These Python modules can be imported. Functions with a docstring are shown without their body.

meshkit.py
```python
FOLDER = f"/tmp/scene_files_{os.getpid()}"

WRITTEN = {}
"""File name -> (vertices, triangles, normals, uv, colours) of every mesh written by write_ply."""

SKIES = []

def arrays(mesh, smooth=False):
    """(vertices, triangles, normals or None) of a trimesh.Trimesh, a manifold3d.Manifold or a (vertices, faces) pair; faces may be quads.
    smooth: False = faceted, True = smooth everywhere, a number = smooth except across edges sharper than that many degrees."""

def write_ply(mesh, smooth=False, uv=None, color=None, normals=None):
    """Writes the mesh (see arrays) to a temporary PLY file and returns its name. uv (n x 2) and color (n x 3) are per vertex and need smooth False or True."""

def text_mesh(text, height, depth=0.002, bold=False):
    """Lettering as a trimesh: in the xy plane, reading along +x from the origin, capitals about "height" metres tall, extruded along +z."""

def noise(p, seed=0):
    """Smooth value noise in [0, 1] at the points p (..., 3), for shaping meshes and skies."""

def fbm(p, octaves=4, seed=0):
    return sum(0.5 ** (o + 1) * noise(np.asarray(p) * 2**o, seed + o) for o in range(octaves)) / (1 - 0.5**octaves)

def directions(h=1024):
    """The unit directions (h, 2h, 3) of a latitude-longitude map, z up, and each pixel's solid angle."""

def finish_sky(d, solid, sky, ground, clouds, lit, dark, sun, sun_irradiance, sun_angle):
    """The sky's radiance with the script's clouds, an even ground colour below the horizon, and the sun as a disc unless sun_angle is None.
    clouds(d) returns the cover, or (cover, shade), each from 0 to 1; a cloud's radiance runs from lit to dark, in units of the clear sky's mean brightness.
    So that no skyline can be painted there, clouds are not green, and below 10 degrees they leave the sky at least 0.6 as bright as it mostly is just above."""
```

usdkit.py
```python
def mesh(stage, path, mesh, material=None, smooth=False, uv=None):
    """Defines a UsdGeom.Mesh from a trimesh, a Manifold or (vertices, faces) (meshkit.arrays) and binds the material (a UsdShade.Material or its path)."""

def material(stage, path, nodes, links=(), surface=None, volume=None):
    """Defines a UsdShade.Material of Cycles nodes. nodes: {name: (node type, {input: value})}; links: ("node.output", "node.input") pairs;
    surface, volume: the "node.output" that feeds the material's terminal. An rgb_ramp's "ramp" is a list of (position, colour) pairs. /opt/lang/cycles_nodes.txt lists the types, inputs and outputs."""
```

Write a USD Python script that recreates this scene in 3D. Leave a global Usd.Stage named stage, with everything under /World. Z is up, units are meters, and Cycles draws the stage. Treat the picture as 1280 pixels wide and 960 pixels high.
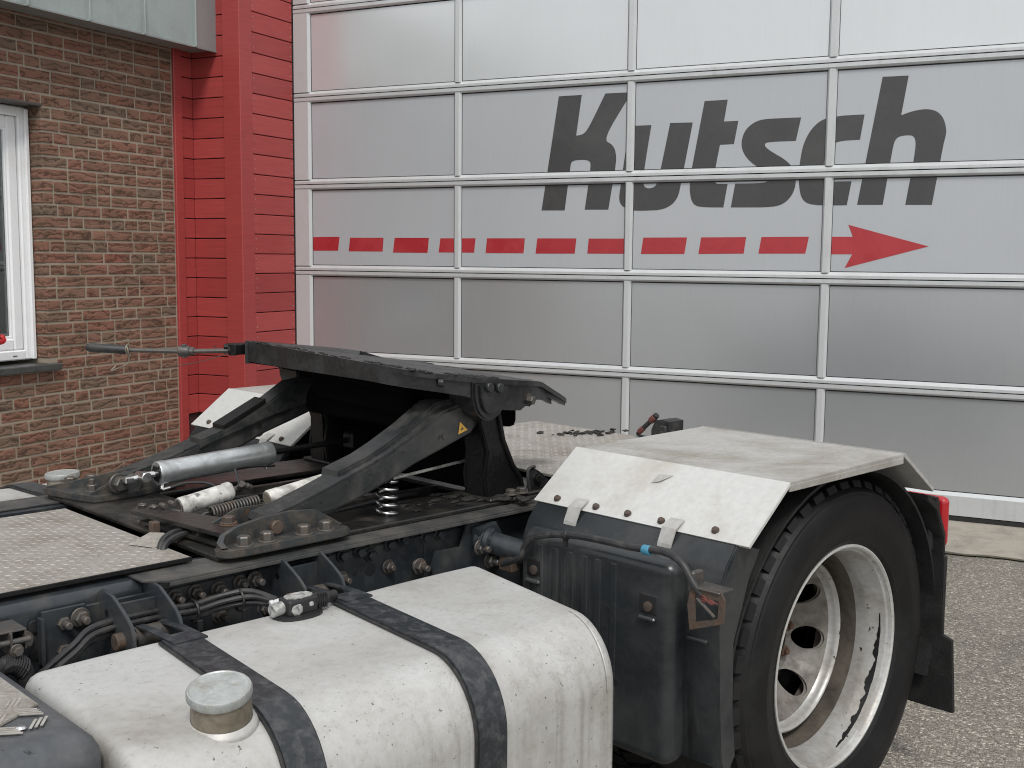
import math, random, numpy as np, trimesh, usdkit, meshkit
import manifold3d as m3
import shapely.geometry as sg
from shapely import affinity
from pxr import Usd, UsdGeom, UsdLux, UsdShade, Sdf, Gf, Vt

stage = Usd.Stage.CreateInMemory()
UsdGeom.SetStageUpAxis(stage, UsdGeom.Tokens.z)
UsdGeom.SetStageMetersPerUnit(stage, 1.0)
UsdGeom.Xform.Define(stage, '/World')
stage.SetDefaultPrim(stage.GetPrimAtPath('/World'))
UsdGeom.Scope.Define(stage, '/World/Looks')
random.seed(7); rng = np.random.default_rng(7)

# ---------------------------------------------------------------- camera
CAM = np.array([3.93646613, -7.10573355, 1.52976358])
YAW, PITCH, ROLL, FPX = -0.4565, 0.1102, -0.0090, 1424.3
_c, _s, _cp, _sp, _cr, _sr = (math.cos(YAW), math.sin(YAW), math.cos(PITCH), math.sin(PITCH), math.cos(ROLL), math.sin(ROLL))
_r0 = np.array([_c, -_s, 0]); _f0 = np.array([_s, _c, 0]); _z = np.array([0, 0, 1.])
FWD = _cp*_f0 - _sp*_z; _u0 = _sp*_f0 + _cp*_z
RGT = _cr*_r0 - _sr*_u0; UPV = _sr*_r0 + _cr*_u0
cam = UsdGeom.Camera.Define(stage, '/World/camera')
M = Gf.Matrix4d(*[float(x) for row in (list(RGT)+[0], list(UPV)+[0], list(-FWD)+[0], list(CAM)+[1]) for x in row])
cam.AddTransformOp().Set(M)
cam.CreateHorizontalApertureAttr(36.0); cam.CreateVerticalApertureAttr(27.0)
cam.CreateFocalLengthAttr(36.0*FPX/1280); cam.CreateClippingRangeAttr(Gf.Vec2f(0.05, 2000))
cam.CreateExposureAttr(0.62)

# ---------------------------------------------------------------- sky and sun (overcast)
SUN_DIR = np.array([0.55, -0.75, 0.0]); SUN_ELEV = math.radians(52)
SUN_DIR = np.append(SUN_DIR[:2]/np.linalg.norm(SUN_DIR[:2])*math.cos(SUN_ELEV), math.sin(SUN_ELEV))
dome = UsdLux.DomeLight.Define(stage, '/World/sky')
sky_m = usdkit.material(stage, '/World/Looks/sky_look', {
    "sky": ("sky_texture", {"sky_type": "single_scattering", "sun_disc": False, "sun_elevation": SUN_ELEV,
                            "sun_rotation": math.atan2(SUN_DIR[0], SUN_DIR[1])}),
    "tc": ("texture_coordinate", {}),
    "n": ("noise_texture", {"scale": 2.2, "detail": 6.0, "roughness": 0.55}),
    "cr": ("rgb_ramp", {"ramp": [(0.25, (5.1, 5.22, 5.42)), (0.75, (9.0, 9.15, 9.35))]}),
    "mx": ("mix", {"fac": 0.93}),
    "bg": ("background_shader", {"strength": 0.093})},
    [("tc.generated", "n.vector"), ("n.fac", "cr.fac"), ("sky.color", "mx.color1"), ("cr.color", "mx.color2"), ("mx.color", "bg.color")],
    surface="bg.background")
UsdShade.MaterialBindingAPI.Apply(dome.GetPrim()).Bind(sky_m)
dome.GetPrim().SetCustomDataByKey('kind', 'structure')
sun = UsdLux.DistantLight.Define(stage, '/World/sun')
sun.CreateNormalizeAttr(True); sun.CreateIntensityAttr(0.4); sun.CreateAngleAttr(14.0)
sun.CreateColorAttr(Gf.Vec3f(1.0, 0.97, 0.93))
_zx = SUN_DIR; _xx = np.cross([0, 0, 1.], _zx); _xx /= np.linalg.norm(_xx); _yx = np.cross(_zx, _xx)
sun.AddTransformOp().Set(Gf.Matrix4d(*[float(x) for row in (list(_xx)+[0], list(_yx)+[0], list(_zx)+[0], [0, 0, 20, 1]) for x in row]))

# ---------------------------------------------------------------- helpers
used = {}
def path_for(name, parent):
    base = (parent if isinstance(parent, str) else str(parent.GetPath())) if parent is not None else '/World'
    while base.count('/') > 3: base = base.rsplit('/', 1)[0]          # thing > part > sub-part, no deeper
    k = (base, name); n = used.get(k, 0); used[k] = n+1
    return f'{base}/{name}' + (f'_{n:03d}' if n else '')
def meta(o, label=None, cat=None, group=None, kind=None):
    for k, v in (('label', label), ('category', cat), ('group', group), ('kind', kind)):
        if v: o.SetCustomDataByKey(k, v)
    return o
def xform(name, parent=None, loc=(0, 0, 0), rz=0.0):
    x = UsdGeom.Xform.Define(stage, path_for(name, parent))
    if any(loc): x.AddTranslateOp().Set(Gf.Vec3d(*map(float, loc)))
    if rz: x.AddRotateZOp().Set(float(rz))
    return x.GetPrim()
MATS = {}
def put(name, mesh, mat, parent=None, smooth=35, swap=False):
    """one Mesh prim; swap: the mesh is in truck order (u, v, z) and is stored as (v, u, z)"""
    if isinstance(mesh, list): mesh = trimesh.util.concatenate(mesh) if len(mesh) > 1 else mesh[0]
    v, f = np.array(mesh.vertices), np.array(mesh.faces)
    if swap: v = v[:, [1, 0, 2]]; f = f[:, ::-1]
    t = trimesh.Trimesh(v, f, process=False)
    return usdkit.mesh(stage, path_for(name, parent), t, MATS[mat], smooth=smooth).GetPrim()
def man(m):
    q = m.to_mesh(); return trimesh.Trimesh(np.array(q.vert_properties[:, :3]), np.array(q.tri_verts), process=False)
def hullpts(p): return man(m3.Manifold.hull_points(np.asarray(p, float)))
def box(x0, x1, y0, y1, z0, z1, c=0.0):
    """box with chamfered edges"""
    c = min(c, (x1-x0)*.45, (y1-y0)*.45, (z1-z0)*.45)
    if c <= 0:
        t = trimesh.creation.box((x1-x0, y1-y0, z1-z0)); t.apply_translation(((x0+x1)/2, (y0+y1)/2, (z0+z1)/2)); return t
    p = []
    for X, sx in ((x0, 1), (x1, -1)):
        for Y, sy in ((y0, 1), (y1, -1)):
            for Z, sz in ((z0, 1), (z1, -1)):
                p += [(X, Y+sy*c, Z+sz*c), (X+sx*c, Y, Z+sz*c), (X+sx*c, Y+sy*c, Z)]
    return hullpts(p)
def rbox(x0, x1, y0, y1, z0, z1, r, n=20):
    s = m3.Manifold.sphere(r, n); k = []
    for X in (x0+r, x1-r):
        for Y in (y0+r, y1-r):
            for Z in (z0+r, z1-r): k.append(s.translate((X, Y, Z)))
    return man(m3.Manifold.batch_hull(k))
def align(d):
    d = np.asarray(d, float); d = d/np.linalg.norm(d)
    a = np.array([0, 0, 1.]) if abs(d[2]) < .9 else np.array([1., 0, 0])
    x = np.cross(a, d); x /= np.linalg.norm(x); y = np.cross(d, x)
    m = np.eye(4); m[:3, 0], m[:3, 1], m[:3, 2] = x, y, d; return m
def lathe(profile, p, d, n=32):
    """profile (r, h) revolved about the axis through p along d"""
    t = trimesh.creation.revolve(np.asarray(profile, float), sections=n); m = align(d); m[:3, 3] = p
    t.apply_transform(m); return t
def cyl(p0, p1, r, n=20, c=None, r1=None):
    p0, p1 = np.asarray(p0, float), np.asarray(p1, float); L = np.linalg.norm(p1-p0); r1 = r if r1 is None else r1
    c = min(r, r1)*.12 if c is None else c
    return lathe([(0, 0), (r-c, 0), (r, c), (r1, L-c), (r1-c, L), (0, L)], p0, p1-p0, n)
def tube(pts, r, n=10, smooth_n=6, close=False):
    P = np.asarray(pts, float)
    if smooth_n and len(P) > 2:
        Q = []; E = np.vstack([2*P[0]-P[1], P, 2*P[-1]-P[-2]])
        for i in range(1, len(E)-2):
            a, b, c_, d = E[i-1:i+3]
            for t in np.linspace(0, 1, smooth_n, endpoint=False):
                Q.append(.5*((2*b)+(c_-a)*t+(2*a-5*b+4*c_-d)*t*t+(-a+3*b-3*c_+d)*t**3))
        P = np.array(Q+[P[-1]])
    V, Fc = [], []; T = np.gradient(P, axis=0); T /= np.linalg.norm(T, axis=1)[:, None]
    up = np.array([0, 0, 1.]) if abs(T[0][2]) < .9 else np.array([1., 0, 0])
    x = np.cross(up, T[0]); x /= np.linalg.norm(x)
    for i, (q, t) in enumerate(zip(P, T)):
        x = x-t*(x@t); x /= np.linalg.norm(x); y = np.cross(t, x)
        for k in range(n):
            a = 2*math.pi*k/n; V.append(q+r*(math.cos(a)*x+math.sin(a)*y))
    for i in range(len(P)-1):
        for k in range(n):
            a, b = i*n+k, i*n+(k+1) % n; Fc += [(a, b, b+n), (a, b+n, a+n)]
    m = len(V); V += [P[0], P[-1]]
    for k in range(n): Fc += [(m, (k+1) % n, k), (m+1, (len(P)-1)*n+k, (len(P)-1)*n+(k+1) % n)]
    return trimesh.Trimesh(V, Fc, process=False)
def helix(p0, p1, R, r, turns, n=14, m=8):
    p0, p1 = np.asarray(p0, float), np.asarray(p1, float); A = align(p1-p0)[:3, :3]; N = int(turns*n)
    return tube([p0+(p1-p0)*i/N+R*(math.cos(2*math.pi*i/n)*A[:, 0]+math.sin(2*math.pi*i/n)*A[:, 1]) for i in range(N+1)], r, m, 0)
def prism(poly, lo, hi, ax='v', c=0.0):
    """2D polygon extruded. ax 'v': poly in (u, z), along v; 'z': poly in (u, v), along z; 'u': poly in (v, z), along u."""
    P = sg.Polygon(poly) if not isinstance(poly, sg.Polygon) else poly
    P = P.buffer(0)
    if c > 0:
        inn = P.buffer(-c, join_style=2)
    if c > 0 and not inn.is_empty and isinstance(inn, sg.Polygon) and len(P.interiors) == 0:
        try:
            cs = [m3.CrossSection([np.array(P.exterior.coords)[:-1][::(1 if P.exterior.is_ccw else -1)]])]
            big = m3.Manifold.extrude(cs[0], hi-lo-2*c).translate((0, 0, lo+c))
            ci = m3.CrossSection([np.array(inn.exterior.coords)[:-1][::(1 if inn.exterior.is_ccw else -1)]])
            sm = m3.Manifold.extrude(ci, hi-lo).translate((0, 0, lo))
            t = man(big+sm)
        except Exception:
            t = trimesh.creation.extrude_polygon(P, hi-lo, engine='earcut'); t.apply_translation((0, 0, lo))
    else:
        t = trimesh.creation.extrude_polygon(P, hi-lo, engine='earcut'); t.apply_translation((0, 0, lo))
    v = np.array(t.vertices)
    if ax == 'v': v = v[:, [0, 2, 1]]; t = trimesh.Trimesh(v, t.faces[:, ::-1], process=False)
    elif ax == 'u': v = v[:, [2, 0, 1]]; t = trimesh.Trimesh(v, t.faces, process=False)
    return t
def chaikin(pts, n=3):
    """closed outline; a point (x, y) is a corner, (x, y, 1) is rounded"""
    P = [(p[0], p[1], len(p) > 2) for p in pts]
    for _ in range(n):
        Q = []
        for i, (x, y, s) in enumerate(P):
            if not s: Q.append((x, y, False)); continue
            a, b = P[i-1], P[(i+1) % len(P)]
            Q += [(x+(a[0]-x)*.25, y+(a[1]-y)*.25, True), (x+(b[0]-x)*.25, y+(b[1]-y)*.25, True)]
        P = Q
    return [(x, y) for x, y, _ in P]
def mirror(t, ax=1):
    v = np.array(t.vertices); v[:, ax] *= -1; return trimesh.Trimesh(v, np.array(t.faces)[:, ::-1], process=False)
def moved(t, d): t = t.copy(); t.apply_translation(d); return t
# surveyed points: the sight line of a photo point (1280 x 960) cut with a known plane of the place
def ray(x, y): return (x-640)/FPX*RGT-(y-480)/FPX*UPV+FWD
def cut(x, y, n, d): r = ray(x, y); n = np.asarray(n, float); return CAM+r*(d-n@CAM)/(n@r)
HEAD = math.radians(19.5); ORG = np.array([2.30, -3.707, 0.0])
UX = np.array([math.sin(HEAD), math.cos(HEAD), 0]); VX = np.array([math.cos(HEAD), -math.sin(HEAD), 0])
def at(x, y, u=None, v=None, z=None):
    """truck coordinates (u to the rear, v to the near side, z up)"""
    if u is not None: p = cut(x, y, UX, u+ORG@UX)
    elif v is not None: p = cut(x, y, VX, v+ORG@VX)
    else: p = cut(x, y, (0, 0, 1), z)
    d = p-ORG; return np.array([d@UX, d@VX, d[2]])
def uz(pts, v): return [tuple(at(x, y, v=v)[[0, 2]]) for x, y in pts]

# ---------------------------------------------------------------- materials
def mat(name, nodes, links, surface='p.BSDF'):
    MATS[name] = usdkit.material(stage, '/World/Looks/'+name, nodes, links, surface=surface)
def dirty(name, base, dirt, amount=.5, scale=6., rough=.5, metallic=0., bump=.15, grain=60., streak=0., streak_col=(.05, .045, .04),
          vary=.25, rough_dirt=None, bscale=None, spots=None, spec=.5, coat=0):
    """painted or bare surface with patchy dirt, fine grain and, if asked, vertical streaks and small spots"""
    lo = .62-.35*amount
    N = {"g": ("geometry", {}),
         "n1": ("noise_texture", {"scale": scale, "detail": 8., "roughness": .62, "distortion": .4}),
         "r1": ("rgb_ramp", {"ramp": [(lo, (0, 0, 0)), (lo+.28, (1, 1, 1))]}),
         "n2": ("noise_texture", {"scale": grain, "detail": 5., "roughness": .6}),
         "r2": ("rgb_ramp", {"ramp": [(.25, (1-vary,)*3), (.75, (1+vary*.35,)*3)]}),
         "mx": ("mix", {"color1": base, "color2": dirt}),
         "gr": ("mix", {"mix_type": "multiply", "fac": 1.0}),
         "bp": ("bump", {"strength": bump, "distance": .004}),
         "rr": ("map_range", {"from_min": 0., "from_max": 1., "to_min": rough, "to_max": rough_dirt if rough_dirt is not None else min(1, rough+.25)}),
         "p": ("principled_bsdf", {"metallic": metallic, "specular_ior_level": spec})}
    L = [("g.position", "n1.vector"), ("n1.fac", "r1.fac"), ("g.position", "n2.vector"), ("n2.fac", "r2.fac"),
         ("r1.color", "mx.fac"), ("mx.color", "gr.color1"), ("r2.color", "gr.color2"), ("n2.fac", "bp.height"), ("bp.normal", "p.normal"),
         ("r1.color", "rr.value"), ("rr.result", "p.roughness")]
    last = "gr.color"
    if streak:
        N["mp"] = ("mapping", {"scale": (28., 28., 1.6)}); N["n3"] = ("noise_texture", {"scale": 1., "detail": 5., "roughness": .6})
        N["r3"] = ("rgb_ramp", {"ramp": [(.52, (0, 0, 0)), (.75, (streak,)*3)]}); N["ms"] = ("mix", {"color2": streak_col})
        N["sn"] = ("separate_xyz", {}); N["az"] = ("math", {"math_type": "absolute"}); N["iz"] = ("math", {"math_type": "subtract", "value1": 1.0}); N["mz"] = ("math", {"math_type": "multiply"})
        L += [("g.position", "mp.vector"), ("mp.vector", "n3.vector"), ("n3.fac", "r3.fac"), ("g.normal", "sn.vector"), ("sn.z", "az.value1"), ("az.value", "iz.value2"), ("r3.color", "mz.value1"), ("iz.value", "mz.value2"),
              ("mz.value", "ms.fac"), (last, "ms.color1")]; last = "ms.color"
    if spots:
        sc, col, thr = spots
        N["n4"] = ("noise_texture", {"scale": sc, "detail": 3., "roughness": .7}); N["r4"] = ("rgb_ramp", {"ramp": [(thr, (0, 0, 0)), (thr+.04, (1, 1, 1))]})
        N["m4"] = ("mix", {"color2": col})
        L += [("g.position", "n4.vector"), ("n4.fac", "r4.fac"), ("r4.color", "m4.fac"), (last, "m4.color1")]; last = "m4.color"
    L.append((last, "p.base_color"))
    mat(name, N, L)
dirty('chassis_paint', (.023, .0275, .032), (.055, .054, .051), .42, 11., .33, bump=.12, streak=.25, streak_col=(.05, .048, .044), spots=(40., (.006, .006, .006), .70))
dirty('rail_top_paint', (.036, .038, .039), (.08, .074, .066), .7, 12., .45, bump=.15)
dirty('plastic_guard', (.0165, .0195, .022), (.052, .054, .054), .48, 3.6, .27, bump=.10, streak=.95, streak_col=(.005, .005, .005), spots=(30., (.08, .085, .085), .73), rough_dirt=.55)
dirty('plastic_box', (.060, .066, .073), (.10, .10, .102), .5, 7., .5, bump=.12, spots=(45., (.02, .02, .02), .66))
dirty('grease_black', (.003, .003, .003), (.009, .008, .007), .35, 14., .42, bump=.5, grain=90., spec=.35)
dirty('under_shade', (.002, .002, .002), (.004, .004, .0035), .4, 14., .9, bump=.3, grain=90., spec=.06)  # black without sheen, painting the deep shade under the coupling plate
dirty('deck_grime', (.011, .0105, .010), (.040, .034, .027), .48, 9., .30, bump=.6, grain=60., rough_dirt=.7)
dirty('wheel_plate_paint', (.0085, .009, .0095), (.030, .031, .031), .45, 17., .34, bump=.45, grain=45., rough_dirt=.7)
dirty('arm_paint', (.017, .0185, .019), (.058, .055, .050), .50, 11., .36, bump=.3, grain=55., streak=.35, streak_col=(.008, .008, .008), spots=(26., (.007, .007, .007), .62), rough_dirt=.7)
dirty('bracket_paint', (.030, .032, .033), (.085, .068, .048), .5, 25., .42, bump=.3, spots=(38., (.085, .048, .028), .66))
dirty('white_sheet', (.49, .49, .475), (.37, .345, .295), .42, 4., .42, bump=.08, vary=.12, spots=(60., (.22, .18, .12), .71), streak=.35, streak_col=(.34, .31, .25))
dirty('white_sheet_top', (.385, .38, .362), (.235, .214, .182), .52, 3.5, .46, bump=.10, vary=.22, spots=(46., (.13, .11, .085), .69))
mat('tank_alu', {"g": ("geometry", {}), "n1": ("noise_texture", {"scale": 3.0, "detail": 11., "roughness": .66, "distortion": .35}), "r1": ("rgb_ramp", {"ramp": [(.40, (0, 0, 0)), (.53, (.28, .28, .28)), (.68, (.85, .85, .85))]}),
    "m1": ("mix", {"color1": (.480, .480, .468), "color2": (.275, .252, .218)}),
    "n2": ("noise_texture", {"scale": 52., "detail": 9., "roughness": .8}), "r2": ("rgb_ramp", {"ramp": [(.30, (.70, .69, .67)), (.43, (.95, .948, .944)), (.52, (1, 1, 1)), (.72, (1.06, 1.06, 1.06))]}), "m2": ("mix", {"mix_type": "multiply", "fac": 1.}),
    "mq": ("mapping", {"scale": (1.3, .55, 1.), "rotation": (0, 0, .6)}), "nv": ("noise_texture", {"scale": 11., "detail": 7., "roughness": .7, "distortion": .5}),
    "rv": ("rgb_ramp", {"ramp": [(.0, (1, 1, 1)), (.474, (1, 1, 1)), (.480, (.66, .64, .60)), (.486, (1, 1, 1)), (.570, (1, 1, 1)), (.574, (.72, .70, .67)), (.578, (1, 1, 1)), (1, (1, 1, 1))]}),
    "nk": ("noise_texture", {"scale": 3.3, "detail": 3.}), "rk": ("rgb_ramp", {"ramp": [(.47, (0, 0, 0)), (.62, (.9, .9, .9))]}), "mv": ("mix", {"mix_type": "multiply"}),
    "sn": ("separate_xyz", {}), "az": ("math", {"math_type": "absolute"}), "iz": ("math", {"math_type": "subtract", "value1": 1.0}),
    "mp": ("mapping", {"scale": (46., 46., 1.0)}), "n3": ("noise_texture", {"scale": 1., "detail": 6., "roughness": .62}), "r3": ("rgb_ramp", {"ramp": [(.34, (.80, .79, .77)), (.50, (.985, .985, .98)), (.7, (1.05, 1.05, 1.05))]}), "m3": ("mix", {"mix_type": "multiply"}),
    "n4": ("noise_texture", {"scale": 105., "detail": 2., "roughness": .6}), "r4": ("rgb_ramp", {"ramp": [(.69, (0, 0, 0)), (.73, (.85, .85, .85))]}), "m4": ("mix", {"color2": (.08, .07, .055)}),
    "bp": ("bump", {"strength": .06, "distance": .002}), "p": ("principled_bsdf", {"metallic": .25, "roughness": .50})},
    [("g.position", "n1.vector"), ("n1.fac", "r1.fac"), ("r1.color", "m1.fac"), ("g.position", "n2.vector"), ("n2.fac", "r2.fac"), ("m1.color", "m2.color1"), ("r2.color", "m2.color2"),
     ("g.position", "mq.vector"), ("mq.vector", "nv.vector"), ("nv.fac", "rv.fac"), ("g.position", "nk.vector"), ("nk.fac", "rk.fac"), ("rk.color", "mv.fac"), ("m2.color", "mv.color1"), ("rv.color", "mv.color2"),
     ("g.normal", "sn.vector"), ("sn.z", "az.value1"), ("az.value", "iz.value2"), ("iz.value", "m3.fac"),
     ("g.position", "mp.vector"), ("mp.vector", "n3.vector"), ("n3.fac", "r3.fac"), ("mv.color", "m3.color1"), ("r3.color", "m3.color2"), ("g.position", "n4.vector"), ("n4.fac", "r4.fac"), ("r4.color", "m4.fac"), ("m3.color", "m4.color1"),
     ("m4.color", "p.base_color"), ("n2.fac", "bp.height"), ("bp.normal", "p.normal")])
dirty('cap_alu', (.42, .44, .43), (.26, .24, .20), .5, 30., .5, metallic=.45, bump=.25, vary=.25)
dirty('neck_alu', (.27, .24, .19), (.14, .115, .08), .55, 25., .42, metallic=.55, bump=.2)
dirty('zinc', (.60, .62, .62), (.22, .22, .21), .35, 16., .30, metallic=.85, bump=.08, vary=.2, streak=.2)
dirty('bright_steel', (.72, .72, .72), (.35, .33, .3), .3, 30., .22, metallic=1., bump=.05)
dirty('peeling_white', (.60, .59, .55), (.14, .13, .12), .62, 22., .45, bump=.3, spots=(16., (.12, .12, .12), .60))
dirty('steel_dark', (.10, .098, .094), (.13, .10, .08), .5, 40., .42, metallic=.6, bump=.3)
dirty('bolt_steel', (.11, .106, .10), (.115, .080, .055), .5, 60., .42, metallic=.5, bump=.3)
dirty('rust', (.105, .055, .032), (.06, .042, .032), .5, 50., .8, bump=.5)
dirty('rusty_steel', (.085, .066, .055), (.15, .08, .042), .45, 45., .6, metallic=.3, bump=.4)
dirty('copper_rust', (.105, .072, .054), (.075, .055, .045), .5, 60., .5, metallic=.3, bump=.3)
dirty('strap_steel', (.022, .025, .029), (.080, .082, .084), .45, 40., .33, metallic=.1, bump=.3, grain=110., spots=(120., (.22, .22, .21), .70))
dirty('rubber', (.0045, .0045, .005), (.016, .0155, .015), .36, 5., .50, bump=.25, grain=70., rough_dirt=.8, spec=.3)
dirty('hose', (.016, .016, .018), (.05, .048, .044), .5, 30., .5, bump=.2)
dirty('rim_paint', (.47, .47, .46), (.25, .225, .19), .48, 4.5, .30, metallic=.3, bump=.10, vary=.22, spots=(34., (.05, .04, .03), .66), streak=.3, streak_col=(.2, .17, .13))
dirty('rim_well_shade', (.12, .105, .085), (.045, .036, .028), .5, 12., .5, metallic=.2, bump=.25)  # dark brown paints the shade in the groove behind the disc ring
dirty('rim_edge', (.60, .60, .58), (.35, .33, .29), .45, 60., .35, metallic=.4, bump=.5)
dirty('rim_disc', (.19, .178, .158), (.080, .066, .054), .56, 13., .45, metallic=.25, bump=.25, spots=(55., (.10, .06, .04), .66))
dirty('checker_alu', (.385, .362, .328), (.21, .185, .152), .5, 7., .45, metallic=.35, bump=.3, grain=120., vary=.35)
dirty('checker_alu_edge', (.46, .437, .40), (.24, .21, .175), .5, 12., .42, metallic=.35, vary=.3)
dirty('debris_black', (.012, .011, .010), (.04, .035, .03), .5, 40., .7, bump=.5)
dirty('flap_rubber', (.006, .006, .006), (.018, .018, .018), .5, 12., .65, bump=.5, grain=140.)
mat('sticker_yellow', {"p": ("principled_bsdf", {"base_color": (.42, .24, .04), "roughness": .45})}, [])
mat('plain_black', {"p": ("principled_bsdf", {"base_color": (.012, .012, .013), "roughness": .5})}, [])
mat('blue_tape', {"p": ("principled_bsdf", {"base_color": (.045, .20, .30), "roughness": .5})}, [])
mat('light_plastic', {"p": ("principled_bsdf", {"base_color": (.5, .5, .5), "roughness": .4})}, [])
mat('red_lens', {"p": ("principled_bsdf", {"base_color": (.36, .008, .014), "roughness": .15, "coat_weight": .5})}, [])
dirty('tool_red', (.16, .04, .032), (.06, .035, .03), .5, 60., .5)
dirty('corrosion', (.40, .40, .385), (.07, .07, .07), .6, 70., .8, bump=.6)
# building
mat('brick_face', {"g": ("geometry", {}), "oi": ("object_info", {}),
    "cr": ("rgb_ramp", {"ramp": [(0, (.205, .096, .068)), (.35, (.182, .097, .069)), (.6, (.21, .112, .080)), (.82, (.170, .104, .075)), (.95, (.148, .105, .078)), (1, (.205, .085, .061))]}),
    "mp": ("mapping", {"scale": (1., .5, 1.)}), "off": ("vector_math", {"math_type": "add"}), "ov": ("combine_xyz", {}), "om": ("math", {"math_type": "multiply", "value2": 37.}),
    "n1": ("wave_texture", {"wave_type": "bands", "bands_direction": "z", "scale": 6.5, "distortion": 13., "detail": 4., "detail_scale": 1.5, "detail_roughness": .65}),
    "r1": ("rgb_ramp", {"ramp": [(.0, (.45, .44, .43)), (.08, (.78, .77, .76)), (.20, (.99, .99, .99)), (.9, (1.10, 1.09, 1.08))]}),
    "n2": ("noise_texture", {"scale": 9., "detail": 4.}), "r2": ("rgb_ramp", {"ramp": [(.42, (0, 0, 0)), (.68, (.5, .5, .5))]}),
    "mg": ("mix", {"color2": (.10, .072, .046)}),
    "mm": ("mix", {"mix_type": "multiply", "fac": 1.}), "bp": ("bump", {"strength": .7, "distance": .004}),
    "p": ("principled_bsdf", {"roughness": .85, "specular_ior_level": .25})},
    [("oi.random", "cr.fac"), ("g.position", "mp.vector"), ("oi.random", "om.value1"), ("om.value", "ov.x"), ("om.value", "ov.y"), ("mp.vector", "off.vector1"), ("ov.vector", "off.vector2"),
     ("off.vector", "n1.vector"), ("n1.fac", "r1.fac"), ("g.position", "n2.vector"), ("n2.fac", "r2.fac"), ("r2.color", "mg.fac"), ("cr.color", "mg.color1"),
     ("mg.color", "mm.color1"), ("r1.color", "mm.color2"), ("mm.color", "p.base_color"), ("n1.fac", "bp.height"), ("bp.normal", "p.normal")])
dirty('mortar', (.315, .265, .205), (.23, .195, .15), .5, 9., .9, bump=.5, grain=150.)
mat('red_board', {"g": ("geometry", {}), "oi": ("object_info", {}), "cr": ("rgb_ramp", {"ramp": [(0, (.300, .042, .040)), (1, (.385, .062, .058))]}),
    "mp": ("mapping", {"scale": (2., 2., 45.)}), "n": ("noise_texture", {"scale": 3., "detail": 6., "roughness": .6}),
    "r": ("rgb_ramp", {"ramp": [(.3, (.82, .82, .82)), (.7, (1.08, 1.08, 1.08))]}), "m": ("mix", {"mix_type": "multiply", "fac": 1.}),
    "bp": ("bump", {"strength": .12, "distance": .003}), "p": ("principled_bsdf", {"roughness": .42, "specular_ior_level": .45})},
    [("oi.random", "cr.fac"), ("g.position", "mp.vector"), ("mp.vector", "n.vector"), ("n.fac", "r.fac"), ("cr.color", "m.color1"), ("r.color", "m.color2"), ("m.color", "p.base_color"), ("n.fac", "bp.height"), ("bp.normal", "p.normal")])
dirty('dark_backing', (.05, .015, .015), (.03, .02, .02), .5, 8., .8)
dirty('zinc_sheet', (.34, .385, .375), (.28, .31, .30), .5, 3., .42, metallic=.35, bump=.04, vary=.08, streak=.25, streak_col=(.42, .45, .44))
dirty('zinc_sheet_dimmed', (.30, .305, .31), (.25, .26, .26), .5, 3., .42, metallic=.35, bump=.04, vary=.08)  # darker copy of the zinc; the end panel's dim reflection is in the colour
dirty('door_frame_alu', (.53, .545, .55), (.43, .44, .44), .35, 9., .30, metallic=.25, bump=.03, vary=.08, streak=.3, streak_col=(.33, .33, .32))
dirty('door_stile_alu', (.51, .525, .53), (.44, .45, .45), .30, 5., .34, metallic=.2, bump=.03, vary=.06)
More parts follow.
